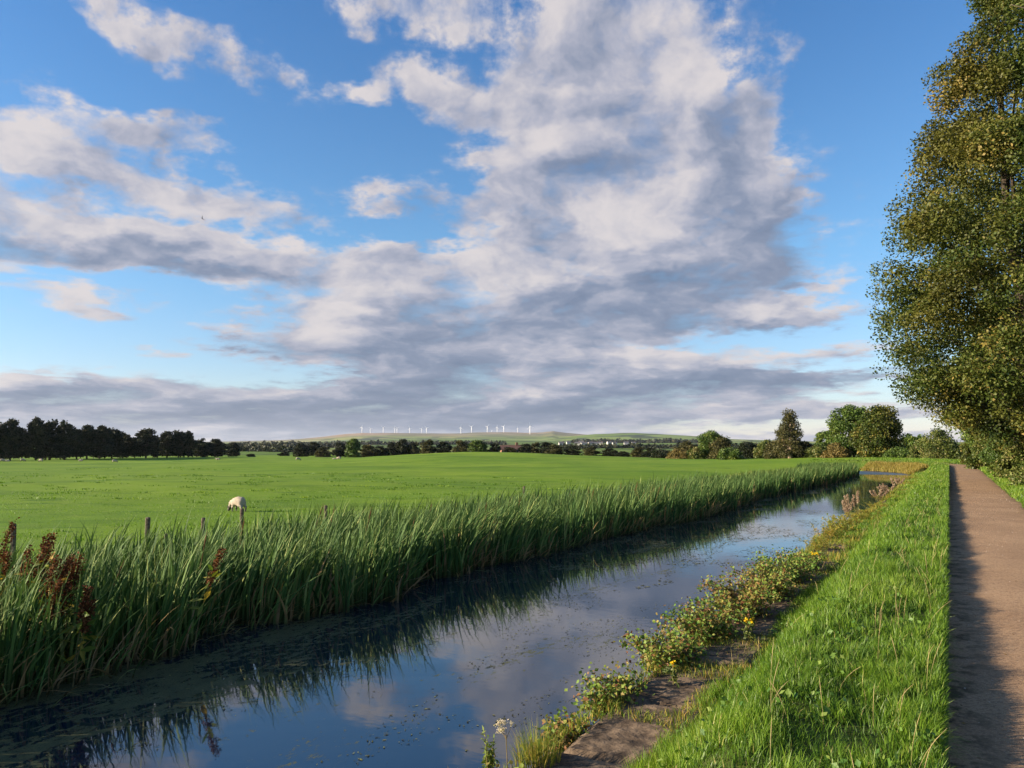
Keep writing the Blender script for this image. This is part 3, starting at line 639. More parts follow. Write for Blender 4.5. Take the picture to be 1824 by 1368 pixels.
def limbs_mesh(rng, H, base, cs, tr, nl, fork=.18, top=.85, lean=(0, 0)):
    mb = MB(); k = np.linspace(0, 1, 8); wx = np.cumsum(rng.normal(0, .012 * H, 8)) * (k > 0); wy = np.cumsum(rng.normal(0, .012 * H, 8)) * (k > 0)
    tp = np.stack([wx + lean[0] * k, wy + lean[1] * k, k * H * top - .15], -1)
    mb.tube(tp, tr * np.array([1.25, 1., .88, .74, .58, .42, .28, .12]), 8)
    for i in rng.choice(len(cs), min(nl, len(cs)), replace=False):
        c = cs[i]; f = np.clip((c[2] / H) * rng.uniform(.35, .8), .10 if base < .15 * H else base / H * .8, .8) / top
        a = np.array([np.interp(f, k, tp[:, j]) for j in range(3)]); m = (a + c) / 2 + rng.normal(0, min(.04 * H, .28), 3) * [1, 1, .5]; m[2] -= .015 * H
        r = tr * (1 - f) * .42 + .006 * H * .3
        mb.tube([a, a * .5 + m * .5, m, m * .45 + c * .55, c * .96 + m * .04], [r, r * .8, r * .6, r * .4, r * .15], 5)
    return mb
ROUND = ([0, .08, .25, .5, .75, .92, 1], [.55, .8, 1, .98, .8, .48, .12])
LOWROUND = ([0, .15, .45, .7, .9, 1], [.85, 1, .95, .75, .45, .1])
CONE = ([0, .12, .35, .6, .85, 1], [.7, 1, .85, .58, .28, .05])
def tree(name, loc, H, rad, base, shape, mat, bark, label, cat, group, seed, nclump=60, leaves=9000, lsize=.16, cr=None, tr=None, nl=18, rz=0, hollow=.45):
    rng = np.random.RandomState(seed); t = empty(name, loc, label, cat, group, rz)
    P, cv, cs = grow_crown(rng, H, rad, base, shape, nclump, leaves, lsize, cr or rad * .3, hollow=hollow)
    V, T = leaf_mesh(P, lsize * rng.uniform(.7, 1.3, len(P)), rng, .7)
    var = np.clip(.45 + cv + rng.normal(0, .17, len(P)), 0, 1)
    mesh_np('crown', V, [T], mat, t, {'var': np.repeat(var, 4)})
    limbs_mesh(rng, H, base, cs, tr or H * .022, nl).build('trunk', bark, t, True)
    return t

# the big tree over the towpath. Its outline is a real crown round a real trunk
def big_tree(name, px, d, prof, seed, mat, label, top_extra=0, nclump=900, leaves=520000, lsize=.108, cr=.85, group=None):
    """prof: (picture row, half width in picture pixels at depth d) pairs"""
    rng = np.random.RandomState(seed); X = at_depth(px, d); z0 = gz(X, d); zs = np.array([top_z(p[0], d) for p in prof])[::-1]; rs = np.array([p[1] / F * d for p in prof])[::-1]
    H = zs[-1] - z0; base = zs[0] - z0; rad = rs.max(); shape = ((zs - zs[0]) / (zs[-1] - zs[0]), rs / rad)
    t = empty(name, (X, d, z0), label, 'tree', group)
    P, cv, cs = grow_crown(rng, H, rad, base, shape, nclump, leaves, lsize, cr, jitter=.10, hollow=.5, boughs=True)
    # only what the sun or the eye can reach carries many leaves; the far side is kept but thinner
    back = (P[:, 1] > rad * .2) & (rng.uniform(size=len(P)) < .75); P, cv = P[~back], cv[~back]
    V, T = leaf_mesh(P, lsize * rng.uniform(.6, 1.35, len(P)), rng, .72)
    var = np.clip(.44 + cv + rng.normal(0, .13, len(P)), 0, 1)
    mesh_np('crown', V, [T], mat, t, {'var': np.repeat(var, 4)})
    limbs_mesh(rng, H, base, cs, .26, 42, top=.8).build('trunk', M['bark'], t, True)
    return t
g_big = None
big_tree('towpath_tree', 1852, 30, [(-120, 15), (-40, 40), (40, 85), (110, 140), (240, 225), (345, 285), (430, 335), (510, 385), (580, 365), (640, 350), (690, 300), (740, 230), (775, 150)], 3, M['tree_a'],
         'tallest olive green tree leaning its crown over the path at the right edge')
big_tree('towpath_tree', 1845, 44, [(200, 60), (300, 130), (420, 180), (560, 205), (660, 200), (740, 165), (785, 90)], 4, M['tree_a'],
         'second tall tree, behind the tallest one, over the end of the path', nclump=330, leaves=100000, lsize=.17, cr=1.05)
big_tree('towpath_tree', 1790, 58, [(560, 40), (640, 80), (700, 100), (745, 105), (790, 75), (805, 50)], 6, M['tree_b'],
         'lower green tree at the far end of the hedge where the path bends', nclump=200, leaves=60000, lsize=.2, cr=.95)
def hang_tree():
    # a nearer tree just outside the picture whose outer twigs hang into the top right corner
    rng = np.random.RandomState(9); x0, y0 = sw2xy(11.5, -6.2); z0 = gz(x0, y0)
    t = empty('overhanging_tree', (float(x0), float(y0), z0), 'near tree whose leafy twigs hang into the top right corner', 'tree')
    tips = [on for on in [(1800, 8, 10.2), (1815, 40, 10.4), (1835, 70, 10.6), (1850, 20, 10.4), (1880, 60, 10.8), (1860, 130, 10.8), (1900, 200, 11), (1840, -40, 10.4), (1900, -20, 10.6), (1880, 150, 11.), (1930, 120, 11), (1960, 300, 11.2), (1990, 200, 11), (1900, -120, 10.8)]]
    mb = MB(); base = np.array([float(x0), float(y0), z0]); Ps = []
    mb.tube([base + (0, 0, -.2), base + (.1, .05, 2), base + (.0, .2, 4.5), base + (-.2, .1, 7.5), base + (-.1, 0, 9.8)], [.24, .19, .15, .10, .04], 8)
    for px, py, d in tips:
        r = np.array(ray(px, py)); p = np.array([0, 0, CAMZ]) + r / r[1] * d; a = base + np.array([0, .1, rng.uniform(3.5, 6.5)]); m = (a + p) / 2 + [0, 0, .5]
        mb.tube([a, a * .5 + m * .5, m, m * .4 + p * .6, p], [.06, .045, .03, .016, .005], 5)
        for q in range(60): 
            k = rng.uniform(.45, 1.02); c = (1 - k) ** 2 * a + 2 * k * (1 - k) * m + k * k * p; Ps.append(c + rng.normal(0, .13, 3))
    for q in range(5200):
        c = base + np.array([0, 0, 7.4]) + rng.normal(0, 1, 3) * [1.1, 1.3, 1.8]; Ps.append(c)
    Ps = np.array(Ps) - base; V, T = leaf_mesh(Ps, .085 * rng.uniform(.6, 1.3, len(Ps)), rng); var = np.clip(rng.normal(.55, .22, len(Ps)), 0, 1)
    mesh_np('crown', V, [T], M['tree_a'], t, {'var': np.repeat(var, 4)})
    mb.V = [v - base for v in mb.V]; mb.build('trunk', M['bark'], t, True)
hang_tree()

def place(name, px, ytop, d, half, mat, label, cat, group, seed, base_f=.1, shape=ROUND, bark='bark', **kw):
    X = at_depth(px, d); z = gz(X, d) ; H = top_z(ytop, d) - z
    return tree(name, (X, d, z - .05), H, half / F * d, H * base_f, shape, M[mat], M[bark], label, cat, group, seed, **kw)
# shrubs right of the path, under the trees
HB = 'shrubs of the hedge along the right side of the path'
for i, (px, yt, d, hf, mat, lab) in enumerate([
    (1880, 765, 27, 78, 'bush', 'nearest shrub beside the path, pale olive with dry pinkish sprays'), (1806, 788, 33, 42, 'bush', 'small round shrub bulging towards the path below the tallest tree'),
    (1860, 700, 34, 85, 'tree_a', 'dark dense shrub filling the space under the tallest tree'), (1795, 740, 41, 52, 'tree_b', 'mid green shrub behind the small round one by the path'),
    (1758, 770, 50, 32, 'bush', 'low yellow green shrub where the path starts to bend'), (1738, 765, 62, 36, 'tree_a', 'olive shrub at the end of the straight path'),
    (1668, 762, 76, 42, 'bush', 'pale shrub just left of the far end of the path'), (1640, 785, 86, 26, 'bush', 'smallest pale shrub between the path end and the round trees'), (1785, 700, 53, 50, 'tree_a', 'tall olive shrub under the lower green tree'),
    (1712, 795, 84, 45, 'bush', 'low shrub closing off the bend of the path'), (1600, 800, 92, 30, 'tree_b', 'dark low shrub right of the paler round tree')]):
    place('hedge_shrub', px, yt, d, hf, mat, lab, 'shrub', HB, 50 + i, .02, LOWROUND, nclump=70, leaves=24000 if d < 45 else 15000, lsize=.10 if d < 45 else .16, hollow=.5, nl=14)
# trees and shrubs round the bend
FT = 'trees beyond the canal bend'
for i, (px, yt, d, hf, mat, sh, bf, lab, kw) in enumerate([
    (1519, 726, 106, 46, 'tree_b', ROUND, .12, 'left of the two round green trees beyond the bend, darker green', dict(leaves=26000, lsize=.27, nclump=110, bark='pale_bark')),
    (1563, 728, 98, 50, 'tree_a', ROUND, .06, 'right of the two round trees beyond the bend, paler olive green', dict(leaves=28000, lsize=.26, nclump=120, bark='pale_bark')),
    (1405, 731, 112, 35, 'tree_brown', CONE, .06, 'slim pointed brownish tree standing alone left of the round trees', dict(leaves=13000, lsize=.22, nclump=100, bark='pale_bark', tr=.28)),
    (1468, 769, 118, 22, 'tree_b', ROUND, .1, 'small green tree between the pointed tree and the round trees', dict(leaves=10000, lsize=0.26)),
    (1490, 792, 104, 26, 'tree_tan', LOWROUND, .02, 'low tan shrub at the foot of the darker round tree', dict(leaves=10000, lsize=0.22)),
    (1455, 795, 110, 26, 'bush', LOWROUND, .02, 'low yellow green shrub right of the pointed tree', dict(leaves=10000, lsize=0.22)),
    (1430, 790, 112, 26, 'tree_dark', LOWROUND, .02, 'dark shrub close against the right side of the pointed tree', dict(leaves=10000, lsize=0.22)),
    (1382, 790, 116, 30, 'tree_brown', LOWROUND, .02, 'brown shrub close against the left side of the pointed tree', dict(leaves=12000, lsize=0.22)),
    (1364, 787, 122, 26, 'bush', LOWROUND, .02, 'pale green shrub two to the left of the pointed tree', dict(leaves=10000, lsize=0.24)),
    (1330, 789, 126, 26, 'tree_dark', LOWROUND, .02, 'very dark shrub between the pale green shrub and the large rounded tree', dict(leaves=10000, lsize=0.24)),
    (1300, 800, 120, 26, 'tree_b', LOWROUND, .02, 'low green shrub in front of the large rounded tree', dict(leaves=8000, lsize=0.24)),
    (1268, 770, 138, 32, 'tree_b', ROUND, .04, 'largest rounded tree left of the pointed one, green crown', dict(leaves=16000, lsize=0.29)),
    (1283, 783, 134, 26, 'tree_brown', LOWROUND, .02, 'brown shrub against the front of the large rounded tree', dict(leaves=10000, lsize=0.26)),
    (1222, 789, 146, 24, 'tree_brown', LOWROUND, .02, 'brown shrub left of the large rounded tree', dict(leaves=10000, lsize=0.27)),
    (1208, 800, 138, 22, 'tree_tan', LOWROUND, .02, 'tan shrub at the left end of the shrubs beyond the field', dict(leaves=10000, lsize=0.26)),
    (1240, 800, 136, 22, 'bush', LOWROUND, .02, 'low green shrub between the tan one and the large rounded tree', dict(leaves=8000, lsize=0.26)),
    (1180, 803, 170, 22, 'tree_dark', LOWROUND, .02, 'last dark shrub before the tan one', dict(leaves=8000, lsize=0.32)),
    (1625, 772, 130, 26, 'tree_b', ROUND, .05, 'green tree far off in the gap right of the round trees', dict(leaves=10000, lsize=0.32))]):
    place('field_tree' if sh is not LOWROUND else 'field_shrub', px, yt, d, hf, mat, lab, 'tree' if sh is not LOWROUND else 'shrub', FT, 80 + i, bf, sh, **kw)

# row of dark trees at the left, hedge trees in the middle: five grown ones, copied
ORD = 'first second third fourth fifth sixth seventh eighth ninth tenth eleventh twelfth thirteenth fourteenth fifteenth sixteenth seventeenth eighteenth nineteenth twentieth'.split() + ['twenty-' + k for k in 'first second third fourth fifth sixth seventh eighth ninth'.split()] + ['thirtieth']
def proto_set(mats, seed, base, shape, leaves, lsize):
    out = []
    for i, m in enumerate(mats):
        out.append(tree('tree', (0, 0, 0), 10, 4.2, base * 10, shape, M[m], M['bark'], 'x', 'tree', None, seed + i, nclump=70, leaves=leaves, lsize=lsize, cr=1.15, tr=.22, nl=16, hollow=.3))
    return out
def row(protos, name, spots, group, labels, cat='tree'):
    used = set()
    for i, (px, yt, d, hf, k) in enumerate(spots):
        dk_ = name == 'dark_tree'; yt = yt + 5 * dk_; X = at_depth(px, d); z = gz(X, d); H = top_z(yt, d) - z; rad = hf * (1.1 if dk_ else 1.25) / F * d
        o = protos[k] if k not in used else copy_tree(protos[k]); used.add(k)
        o.name = name; o.location = (X, d, z - .1); o.scale = (rad / 4.2, rad / 4.2, H / 10); o.rotation_euler = (0, 0, (i * 1.7) % 6.28)
        tag(o, labels(i), cat, group)
LT = [(-30, 745, 215, 30, 0), (2, 750, 214, 24, 1), (22, 745, 216, 22, 2), (42, 762, 222, 18, 3), (68, 741, 218, 20, 0), (93, 745, 222, 22, 1), (118, 747, 222, 24, 4), (140, 762, 226, 20, 2), (158, 756, 228, 24, 3), (180, 755, 232, 24, 0),
      (202, 759, 238, 22, 1), (222, 768, 244, 18, 4), (262, 761, 246, 25, 2), (300, 766, 256, 22, 3), (320, 763, 258, 20, 1), (338, 764, 262, 14, 0), (362, 777, 272, 19, 4), (386, 778, 276, 20, 2), (417, 784, 290, 14, 3), (449, 803, 300, 9, 1), (243, 776, 255, 14, 3), (283, 777, 258, 14, 0)]
row(proto_set(['tree_dark'] * 5, 300, .13, ROUND, 9000, .62), 'dark_tree', LT, 'dark trees in the row beyond the left of the field', lambda i: f'dark silhouetted tree, {ORD[i]} from the left of the row behind the field' if i < 20 else f'small dark tree filling the {"wider" if i == 20 else "second"} gap in the right half of the row')
HT = [(508, 803, 330, 9, 0), (537, 790, 300, 14, 1), (559, 788, 330, 15, 1), (578, 796, 290, 15, 3), (607, 788, 270, 12, 0), (631, 780, 262, 13, 2), (657, 792, 270, 16, 3), (677, 794, 268, 15, 0), (700, 789, 268, 13, 1), (718, 782, 266, 14, 0), (738, 788, 266, 13, 3), (763, 783, 262, 15, 3),
      (791, 786, 262, 14, 0), (822, 784, 260, 15, 3), (851, 783, 258, 17, 2), (881, 789, 258, 12, 0), (908, 796, 258, 15, 3), (936, 790, 258, 13, 0), (954, 788, 258, 14, 3), (974, 787, 256, 15, 0), (990, 791, 252, 16, 3), (1019, 793, 248, 15, 0), (1052, 795, 242, 15, 3), (1085, 798, 236, 14, 0),
      (1108, 804, 226, 14, 1), (1138, 796, 216, 15, 3), (1158, 797, 206, 14, 0)]
row(proto_set(['tree_dark', 'tree_dark', 'tree_b', 'tree_brown'], 330, .04, LOWROUND, 8000, .62), 'hedge_tree', HT, 'hedge trees along the far edge of the field', lambda i: f'{["dark rounded", "dark spreading", "olive green", "brownish rounded"][HT[i][4]]} tree, {ORD[i]} from the left in the hedge beyond the field')

def far_wood():
    rng = np.random.RandomState(40); Ps = []; vs = []
    for (p0, p1, d, h) in ((420, 560, 520, 4), (1000, 1400, 900, 5), (400, 640, 1000, 5), (1240, 1500, 420, 4), (420, 900, 2000, 7), (1020, 1300, 2400, 11)):
        n = int((p1 - p0) * 9); px = rng.uniform(p0, p1, n); dd = d + rng.normal(0, 12, n) + 25 * wob(px, px * 0, .05, 2)
        x = (px - CX) / F * dd; hh = h * (.7 + .35 * wob(px, px * 0 + d, .25, 5)); z = ground_h(x, dd) + rng.uniform(0, 1, n) * np.maximum(hh, 1)
        Ps.append(np.stack([x, dd, z], -1)); vs.append(np.full(n, d / 520.))
    P = np.concatenate(Ps); v = np.concatenate(vs); V, T = leaf_mesh(P, 2.0 * v * rng.uniform(.7, 1.3, len(P)), rng, .9)
    tag(mesh_np('far_woods', V, [T], M['tree_dark'], None, {'var': np.repeat(np.clip(rng.normal(.5, .25, len(P)), 0, 1), 4)}), 'far dark woods and hedgerows on the plain before the hills', 'woodland', kind='stuff')
far_wood()

# ------------------------------------------------------------------ wind farm on the moor
def turbine():
    t = empty('wind_turbine', (0, 0, 0), 'x', 'wind turbine')
    m = MB(); m.tube([(0, 0, -3), (0, 0, 20), (0, 0, 42)], [2.6, 2.1, 1.6], 10); m.build('tower', M['steel'], t, True)
    m = MB(); m.box((0, 1.2, 43.2), (1.7, 4.2, 1.8)); m.build('nacelle', M['steel'], t)
    h = bpy.data.objects.new('rotor', None); C.objects.link(h); h.parent = t; h.location = (0, -4.2, 43.2)
    for k in range(3):
        a = k * 2 * math.pi / 3; d = np.array([math.sin(a), 0, math.cos(a)]); s_ = np.array([math.cos(a), 0, -math.sin(a)])
        V = []
        for q, wd in ((0, 1.0), (.12, 1.9), (.25, 1.9), (.6, 1.2), (1., .35)):
            c = d * 23 * q; V += [c - s_ * wd * .5, c + s_ * wd * .5 + (0, .3, 0), c + (0, .5, 0)]
        Q = []
        for i in range(4):
            for e in range(3): Q.append([3 * i + e, 3 * i + (e + 1) % 3, 3 * i + 3 + (e + 1) % 3, 3 * i + 3 + e])
        mb = MB(); mb.add(V, Q, [[0, 2, 1], [12, 13, 14]]); mb.build('blade', M['steel'], h)
    mb = MB(); mb.tube([(0, -1.2, 0), (0, -.6, 0), (0, 1.2, 0)], [.3, 1.3, 1.5], 10); mb.build('hub', M['steel'], h, True)
    return t
tp = turbine()
TB = [(645, 1.0, 6500, 20), (660, .82, 6300, 200), (683, 1.0, 6500, 55), (703.5, .92, 6400, 0), (707.5, .92, 6500, 70), (730, 1., 6500, 100), (751, .85, 6350, 30), (760, 1.05, 6500, 75), (821, 1.05, 6250, 10), (840, 1.1, 6500, 50), (868, 1.05, 6500, 45), (875.5, .7, 6900, 90), (885.5, .9, 6450, 5), (897, 1.05, 6500, 40), (922, .8, 6500, 0), (944, 1.3, 5900, 110)]
for i, (px, sc, d, rot) in enumerate(TB):
    o = tp if i == 0 else copy_tree(tp); X = at_depth(px, d); o.name = 'wind_turbine'; o.location = (X, d, gz(X, d)); o.scale = (sc, sc, sc * 1.05); o.rotation_euler = (0, 0, R((i * 37) % 40 - 20))
    for c in o.children:
        if c.name.startswith('rotor'): c.rotation_euler = (0, R(rot), 0)
    tag(o, f'white wind turbine, {ORD[i]} from the left on the distant moor' if i < 15 else 'rightmost and lowest standing white wind turbine on the distant moor', 'wind turbine', 'wind turbines on the distant moor')

# ------------------------------------------------------------------ houses far off
def house(px, d, wd, dp, hw, hr, rz, wallm, roofm, label, group, name='house'):
    X = at_depth(px, d); z = gz(X, d) - .3; t = empty(name, (X, d, z), label, 'house', group, R(rz))
    m = MB(); m.box((0, 0, hw / 2), (wd / 2, dp / 2, hw / 2)); m.add([(-wd / 2, -dp / 2, hw), (-wd / 2, dp / 2, hw), (-wd / 2, 0, hw + hr), (wd / 2, -dp / 2, hw), (wd / 2, dp / 2, hw), (wd / 2, 0, hw + hr)], None, [[0, 2, 1], [3, 4, 5]]); m.build('wall', M[wallm], t)
    e = .4; m = MB()
    for sg in (-1, 1):
        V = [(-wd / 2 - e, sg * (dp / 2 + e), hw - .25), (wd / 2 + e, sg * (dp / 2 + e), hw - .25), (wd / 2 + e, 0, hw + hr + .12), (-wd / 2 - e, 0, hw + hr + .12)]; V += [(a, b, c + .22) for a, b, c in V]
        m.add(V, [[0, 1, 2, 3], [4, 7, 6, 5], [0, 4, 5, 1], [1, 5, 6, 2], [2, 6, 7, 3], [3, 7, 4, 0]])
    r = m.build('roof', M[roofm], t); m = MB(); m.box((wd * .3, 0, hw + hr + .5), (.5, .5, .9)); m.build('chimney', M['brick'], r)
    for q in (-.28, .0, .28):
        for zz in (1.4, 3.9) if hw > 4 else (1.5,):
            m = MB(); m.box((q * wd, -dp / 2 - .02, zz), (.5, .06, .6)); m.build('window', M['dark_glass'], t)
HS = [(1000, 1500, 14, 9, 5), (1028, 1700, 16, 9, -8), (1040, 1750, 18, 9, 4), (1052, 1680, 15, 9, 12), (1060, 1800, 20, 10, 0), (1070, 1850, 12, 9, -15), (1094, 1900, 14, 8, 8), (1115, 2000, 16, 8, 0), (1085, 2150, 18, 9, 20), (1035, 2300, 20, 9, -5), (1012, 2200, 14, 9, 10), (1128, 1800, 12, 8, 6)]
for i, (px, d, wd, dp, rz) in enumerate(HS):
    wd *= .75
    house(px, d, wd, dp, 5.5, 3, rz, 'cream', 'roof', f'small white house in the distant village, {ORD[sorted(h[0] for h in HS).index(px)]} counted from the left', 'white houses of the distant village')
house(910, 330, 8.5, 6, 2.4, 1.5, 6, 'brick', 'roof_red', 'low house with a red brown roof showing above the middle of the hedge', None, 'brick_house')
house(1627, 150, 3.6, 3, 2.1, .8, 20, 'white', 'roof', 'small pale shed glimpsed in the gap right of the round trees', None, 'shed')

# ------------------------------------------------------------------ fence posts
def fence():
    rng = np.random.RandomState(60)
    spots = [(28, 932, .05, 'leftmost weathered fence post, standing tall above the reeds at the left edge'), (262, 921, .05, 'thick fence post rising clear of the reeds, second from the left'), (301, 951, .03, 'thin low stake almost hidden in the reeds right of the thick post'),
             (360, 922, .04, 'thin fence post halfway between the thick post and the grazing sheep'), (432, 905, .045, 'fence post directly below the grazing sheep'), (583, 900, .045, 'fence post hardly showing above the reeds right of the sheep'), (930, 866, .045, 'lone fence post far right against the field')]
    for px, py, r, lab in spots:
        zt = .98; x, y, _ = on_z(px, py, zt); z0 = gz(x, y); m = MB(); tl = rng.normal(0, .03, 2)
        m.tube([(0, 0, -.3), (tl[0] * .5, tl[1] * .5, (zt - z0) * .5), (tl[0], tl[1], zt - z0 - .02), (tl[0], tl[1], zt - z0)], [r, r * .97, r * .93, r * .6], 7)
        o = m.build('fence_post', M['post']); o.location = (x, y, z0); tag(o, lab, 'fence post', 'fence posts along the field side of the reeds')
fence()

# ------------------------------------------------------------------ sheep
def skin_mesh(name, verts, edges, radii, sub=2, jit=0, seed=0):
    me = bpy.data.meshes.new(name); me.from_pydata(verts, edges, []); o = bpy.data.objects.new(name, me); C.objects.link(o)
    md = o.modifiers.new('s', 'SKIN'); md.branch_smoothing = .6
    for v, r in zip(me.skin_vertices[0].data, radii): v.radius = r if isinstance(r, tuple) else (r, r)
    me.skin_vertices[0].data[0].use_root = True
    o.modifiers.new('b', 'SUBSURF').levels = sub; bpy.context.view_layer.update()
    dg = bpy.context.evaluated_depsgraph_get(); m2 = bpy.data.meshes.new_from_object(o.evaluated_get(dg)); bpy.data.objects.remove(o); bpy.data.meshes.remove(me); m2.name = name
    for v in m2.vertices:
        if jit: v.co += Vector(mnoise.noise_vector(v.co * 14)) * jit * (1 if v.co.z > .32 else .15)
    for p in m2.polygons: p.use_smooth = True
    return m2
def sheep(lying=False):
    # x forward; grazing with the head down, woolly barrel on four slim legs
    z = -.30 if lying else 0
    V = [(-.30, 0, .62 + z), (-.42, 0, .60 + z), (-.1, 0, .60 + z), (.12, 0, .60 + z), (.30, 0, .63 + z), (.44, 0, .56 + z), (.56, 0, .36 + z if not lying else .52), (.64, 0, .20 if not lying else .50), (.72, 0, .10 if not lying else .44)]
    E = [(0, 1), (0, 2), (2, 3), (3, 4), (4, 5), (5, 6), (6, 7), (7, 8)]; Rd = [.27, .19, .30, .29, .255, .17, .10, .085, .05]
    for (bx, root) in ((-.30, 0), (.26, 4)):
        for sy in (-1, 1):
            n = len(V)
            if lying: V += [(bx, sy * .16, .2), (bx + .15, sy * .22, .08), (bx + .3, sy * .22, .05)]; Rd += [.1, .05, .035]
            elif bx < 0: V += [(bx - .02, sy * .13, .40), (bx - .07, sy * .13, .25), (bx - .02, sy * .13, .03)]; Rd += [.10, .042, .032]
            else: V += [(bx, sy * .12, .38), (bx + .02, sy * .12, .22), (bx, sy * .12, .03)]; Rd += [.085, .038, .030]
            E += [(root, n), (n, n + 1), (n + 1, n + 2)]
    me = skin_mesh('sheep', V, E, Rd, 2, .03)
    me.materials.append(M['wool']); me.materials.append(M['sheep_dark'])
    for p in me.polygons:
        c = p.center
        if (not lying and (c.z < .27 or c.x > .60)) or (lying and (c.x > .62 or c.z < .07)): p.material_index = 1
    return me
ms, ml = sheep(), sheep(True)
def ear(sh):
    mb = MB()
    for sy in (-1, 1): mb.tube([(.60, sy * .07, .30), (.58, sy * .13, .31), (.56, sy * .19, .28)], [.02, .035, .008], 5)
    return mb
for px, py, d, rz, me, lab in [(429, 0, 34, 150, ms, 'large cream sheep grazing alone in the near field just behind the reeds'), (8, 0, 196, 10, ms, 'far sheep at the left edge of the picture under the dark trees'), (18, 0, 200, 190, ml, 'far sheep lying close to the one at the left edge'), (44, 0, 200, 20, ms, 'far sheep beneath the first tall dark tree'),
        (77, 0, 198, 170, ms, 'far round sheep right of the one beneath the first tall tree'), (147, 0, 205, 0, ml, 'far sheep lying low, only its back showing, mid row of dark trees'), (207, 0, 190, 30, ms, 'far sheep standing clear with dark legs below the middle of the tree row'), (391, 0, 205, 185, ml, 'far sheep lying near the right end of the dark tree row'),
        (532, 0, 190, 15, ms, 'far sheep alone on the skyline of the field right of the dark trees'), (597, 0, 188, 5, ml, 'left one of two far sheep close together below the olive green tree'), (605, 0, 186, 175, ms, 'right one of two far sheep close together below the olive green tree')]:
    X = at_depth(px, d); o = bpy.data.objects.new('sheep', me); C.objects.link(o); o.location = (X, d, gz(X, d) - .09); o.rotation_euler = (0, 0, R(rz))
    o.scale = (1.1,) * 3 if d > 100 else (.9,) * 3
    tag(o, lab, 'sheep', 'sheep in the field')
    if d < 100: ear(0).build('ear', M['sheep_dark'], o, True)

# ------------------------------------------------------------------ bird
def bird():
    r = np.array(ray(360, 389)); p = np.array([0, 0, CAMZ]) + r * 70
    t = empty('bird', tuple(p), 'small dark bird flying against the cloud at upper left', 'bird')
    me = skin_mesh('body', [(0, 0, 0), (.09, 0, .01), (.14, 0, .02), (-.1, 0, 0), (-.2, 0, 0)], [(0, 1), (1, 2), (0, 3), (3, 4)], [.04, .03, .012, .025, (.03, .008)], 1)
    me.materials.append(M['feather']); b = bpy.data.objects.new('body', me); C.objects.link(b); b.parent = t
    for sg in (-1, 1):
        m = MB(); V = [(.06, .02 * sg, .01), (.06, .13 * sg, .09), (-.02, .30 * sg, .16), (-.05, .14 * sg, .08), (-.06, .02 * sg, .01)]; V2 = [(a, b_, c - .008) for a, b_, c in V]
        m.add(V + V2, [[i, (i + 1) % 5, 5 + (i + 1) % 5, 5 + i] for i in range(5)] + [[0, 3, 2, 1], [5, 6, 7, 8]], [[0, 4, 3], [5, 8, 9]]); m.build('wing', M['feather'], t)
    t.rotation_euler = (R(62), R(15), R(100))
bird()

# ------------------------------------------------------------------ coping stones of the canal edge
M['coping'] = plain_mat('coping_stone', (.050, .036, .025), (.15, .110, .075), 7, .9, .15, 1., .03)
def copings():
    rng = np.random.RandomState(70); s = 3.2; i = 0
    names = ['nearest', 'second nearest', 'third nearest', 'fourth nearest', 'fifth nearest', 'sixth nearest', 'seventh nearest', 'eighth nearest', 'ninth nearest', 'tenth nearest', 'eleventh nearest', 'twelfth nearest']
    while i < 12:
        L = rng.uniform(.95, 1.3) if i else 1.7; n, k = 22, 12; u = np.linspace(0, 1, n); v = np.linspace(0, 1, k); U, Vv = np.meshgrid(u, v, indexing='ij')
        w0, w1 = 1.62 + rng.normal(0, .02), 2.46 + rng.normal(0, .03); z = .37 + rng.normal(0, .015)
        e = np.minimum(np.minimum(U, 1 - U) * L, np.minimum(Vv, 1 - Vv) * .8); Sg = s + .015 + U * (L - .03); Wg = w0 + Vv * (w1 - w0) + .012 * wob(Sg, Vv * 0, 9, i % 8)
        Z = z - .05 * np.exp(-e / .03) + .012 * wob(Sg, Wg, 9, 3) + .006 * wob(Sg, Wg, 40, 5) + (Vv - .5) * rng.normal(-.03, .02) + (U - .5) * rng.normal(0, .03)
        X, Y = sw2xy(Sg, Wg); top = np.stack([X, Y, Z], -1).reshape(-1, 3)
        ii = np.arange(n - 1)[:, None] * k; j = np.arange(k - 1)[None]; Q = np.stack([ii + j, ii + j + 1, ii + k + j + 1, ii + k + j], -1).reshape(-1, 4)
        ring = np.concatenate([np.arange(k), np.arange(1, n) * k + k - 1, (n - 1) * k + np.arange(k - 2, -1, -1), np.arange(n - 2, 0, -1) * k]); b = top[ring].copy(); b[:, 2] = -.12
        m = MB(); m.add(np.concatenate([top, b]), Q); r2 = np.roll(ring, -1); a = np.arange(len(ring)); m.Q.append(np.stack([ring, r2, n * k + (a + 1) % len(ring), n * k + a], -1))
        c = np.array([*map(float, sw2xy(s + L / 2, 2.0)), 0.]); m.V = [vv - c for vv in m.V]
        o = m.build('coping_stone', M['coping'], None, False); o.location = c
        tag(o, f'{names[i]} flat dark weathered coping stone at the water edge', 'stone', 'coping stones along the canal edge'); s += L + rng.uniform(.0, .03); i += 1
    # the rest of the edge is overgrown: one rough stone wall
    Sg = np.arange(s, S0 + 13, .4); ribbon('canal_edge', Sg, np.array([1.7, 2.0, 2.35, 2.42, 2.46]), lambda a, w: np.where(w < 2.4, edge_z(a) - .015 + .02 * wob(a, w, 3, 2), np.where(w < 2.45, edge_z(a) - .05, -.15)), M['coping'], smooth=False)
copings()

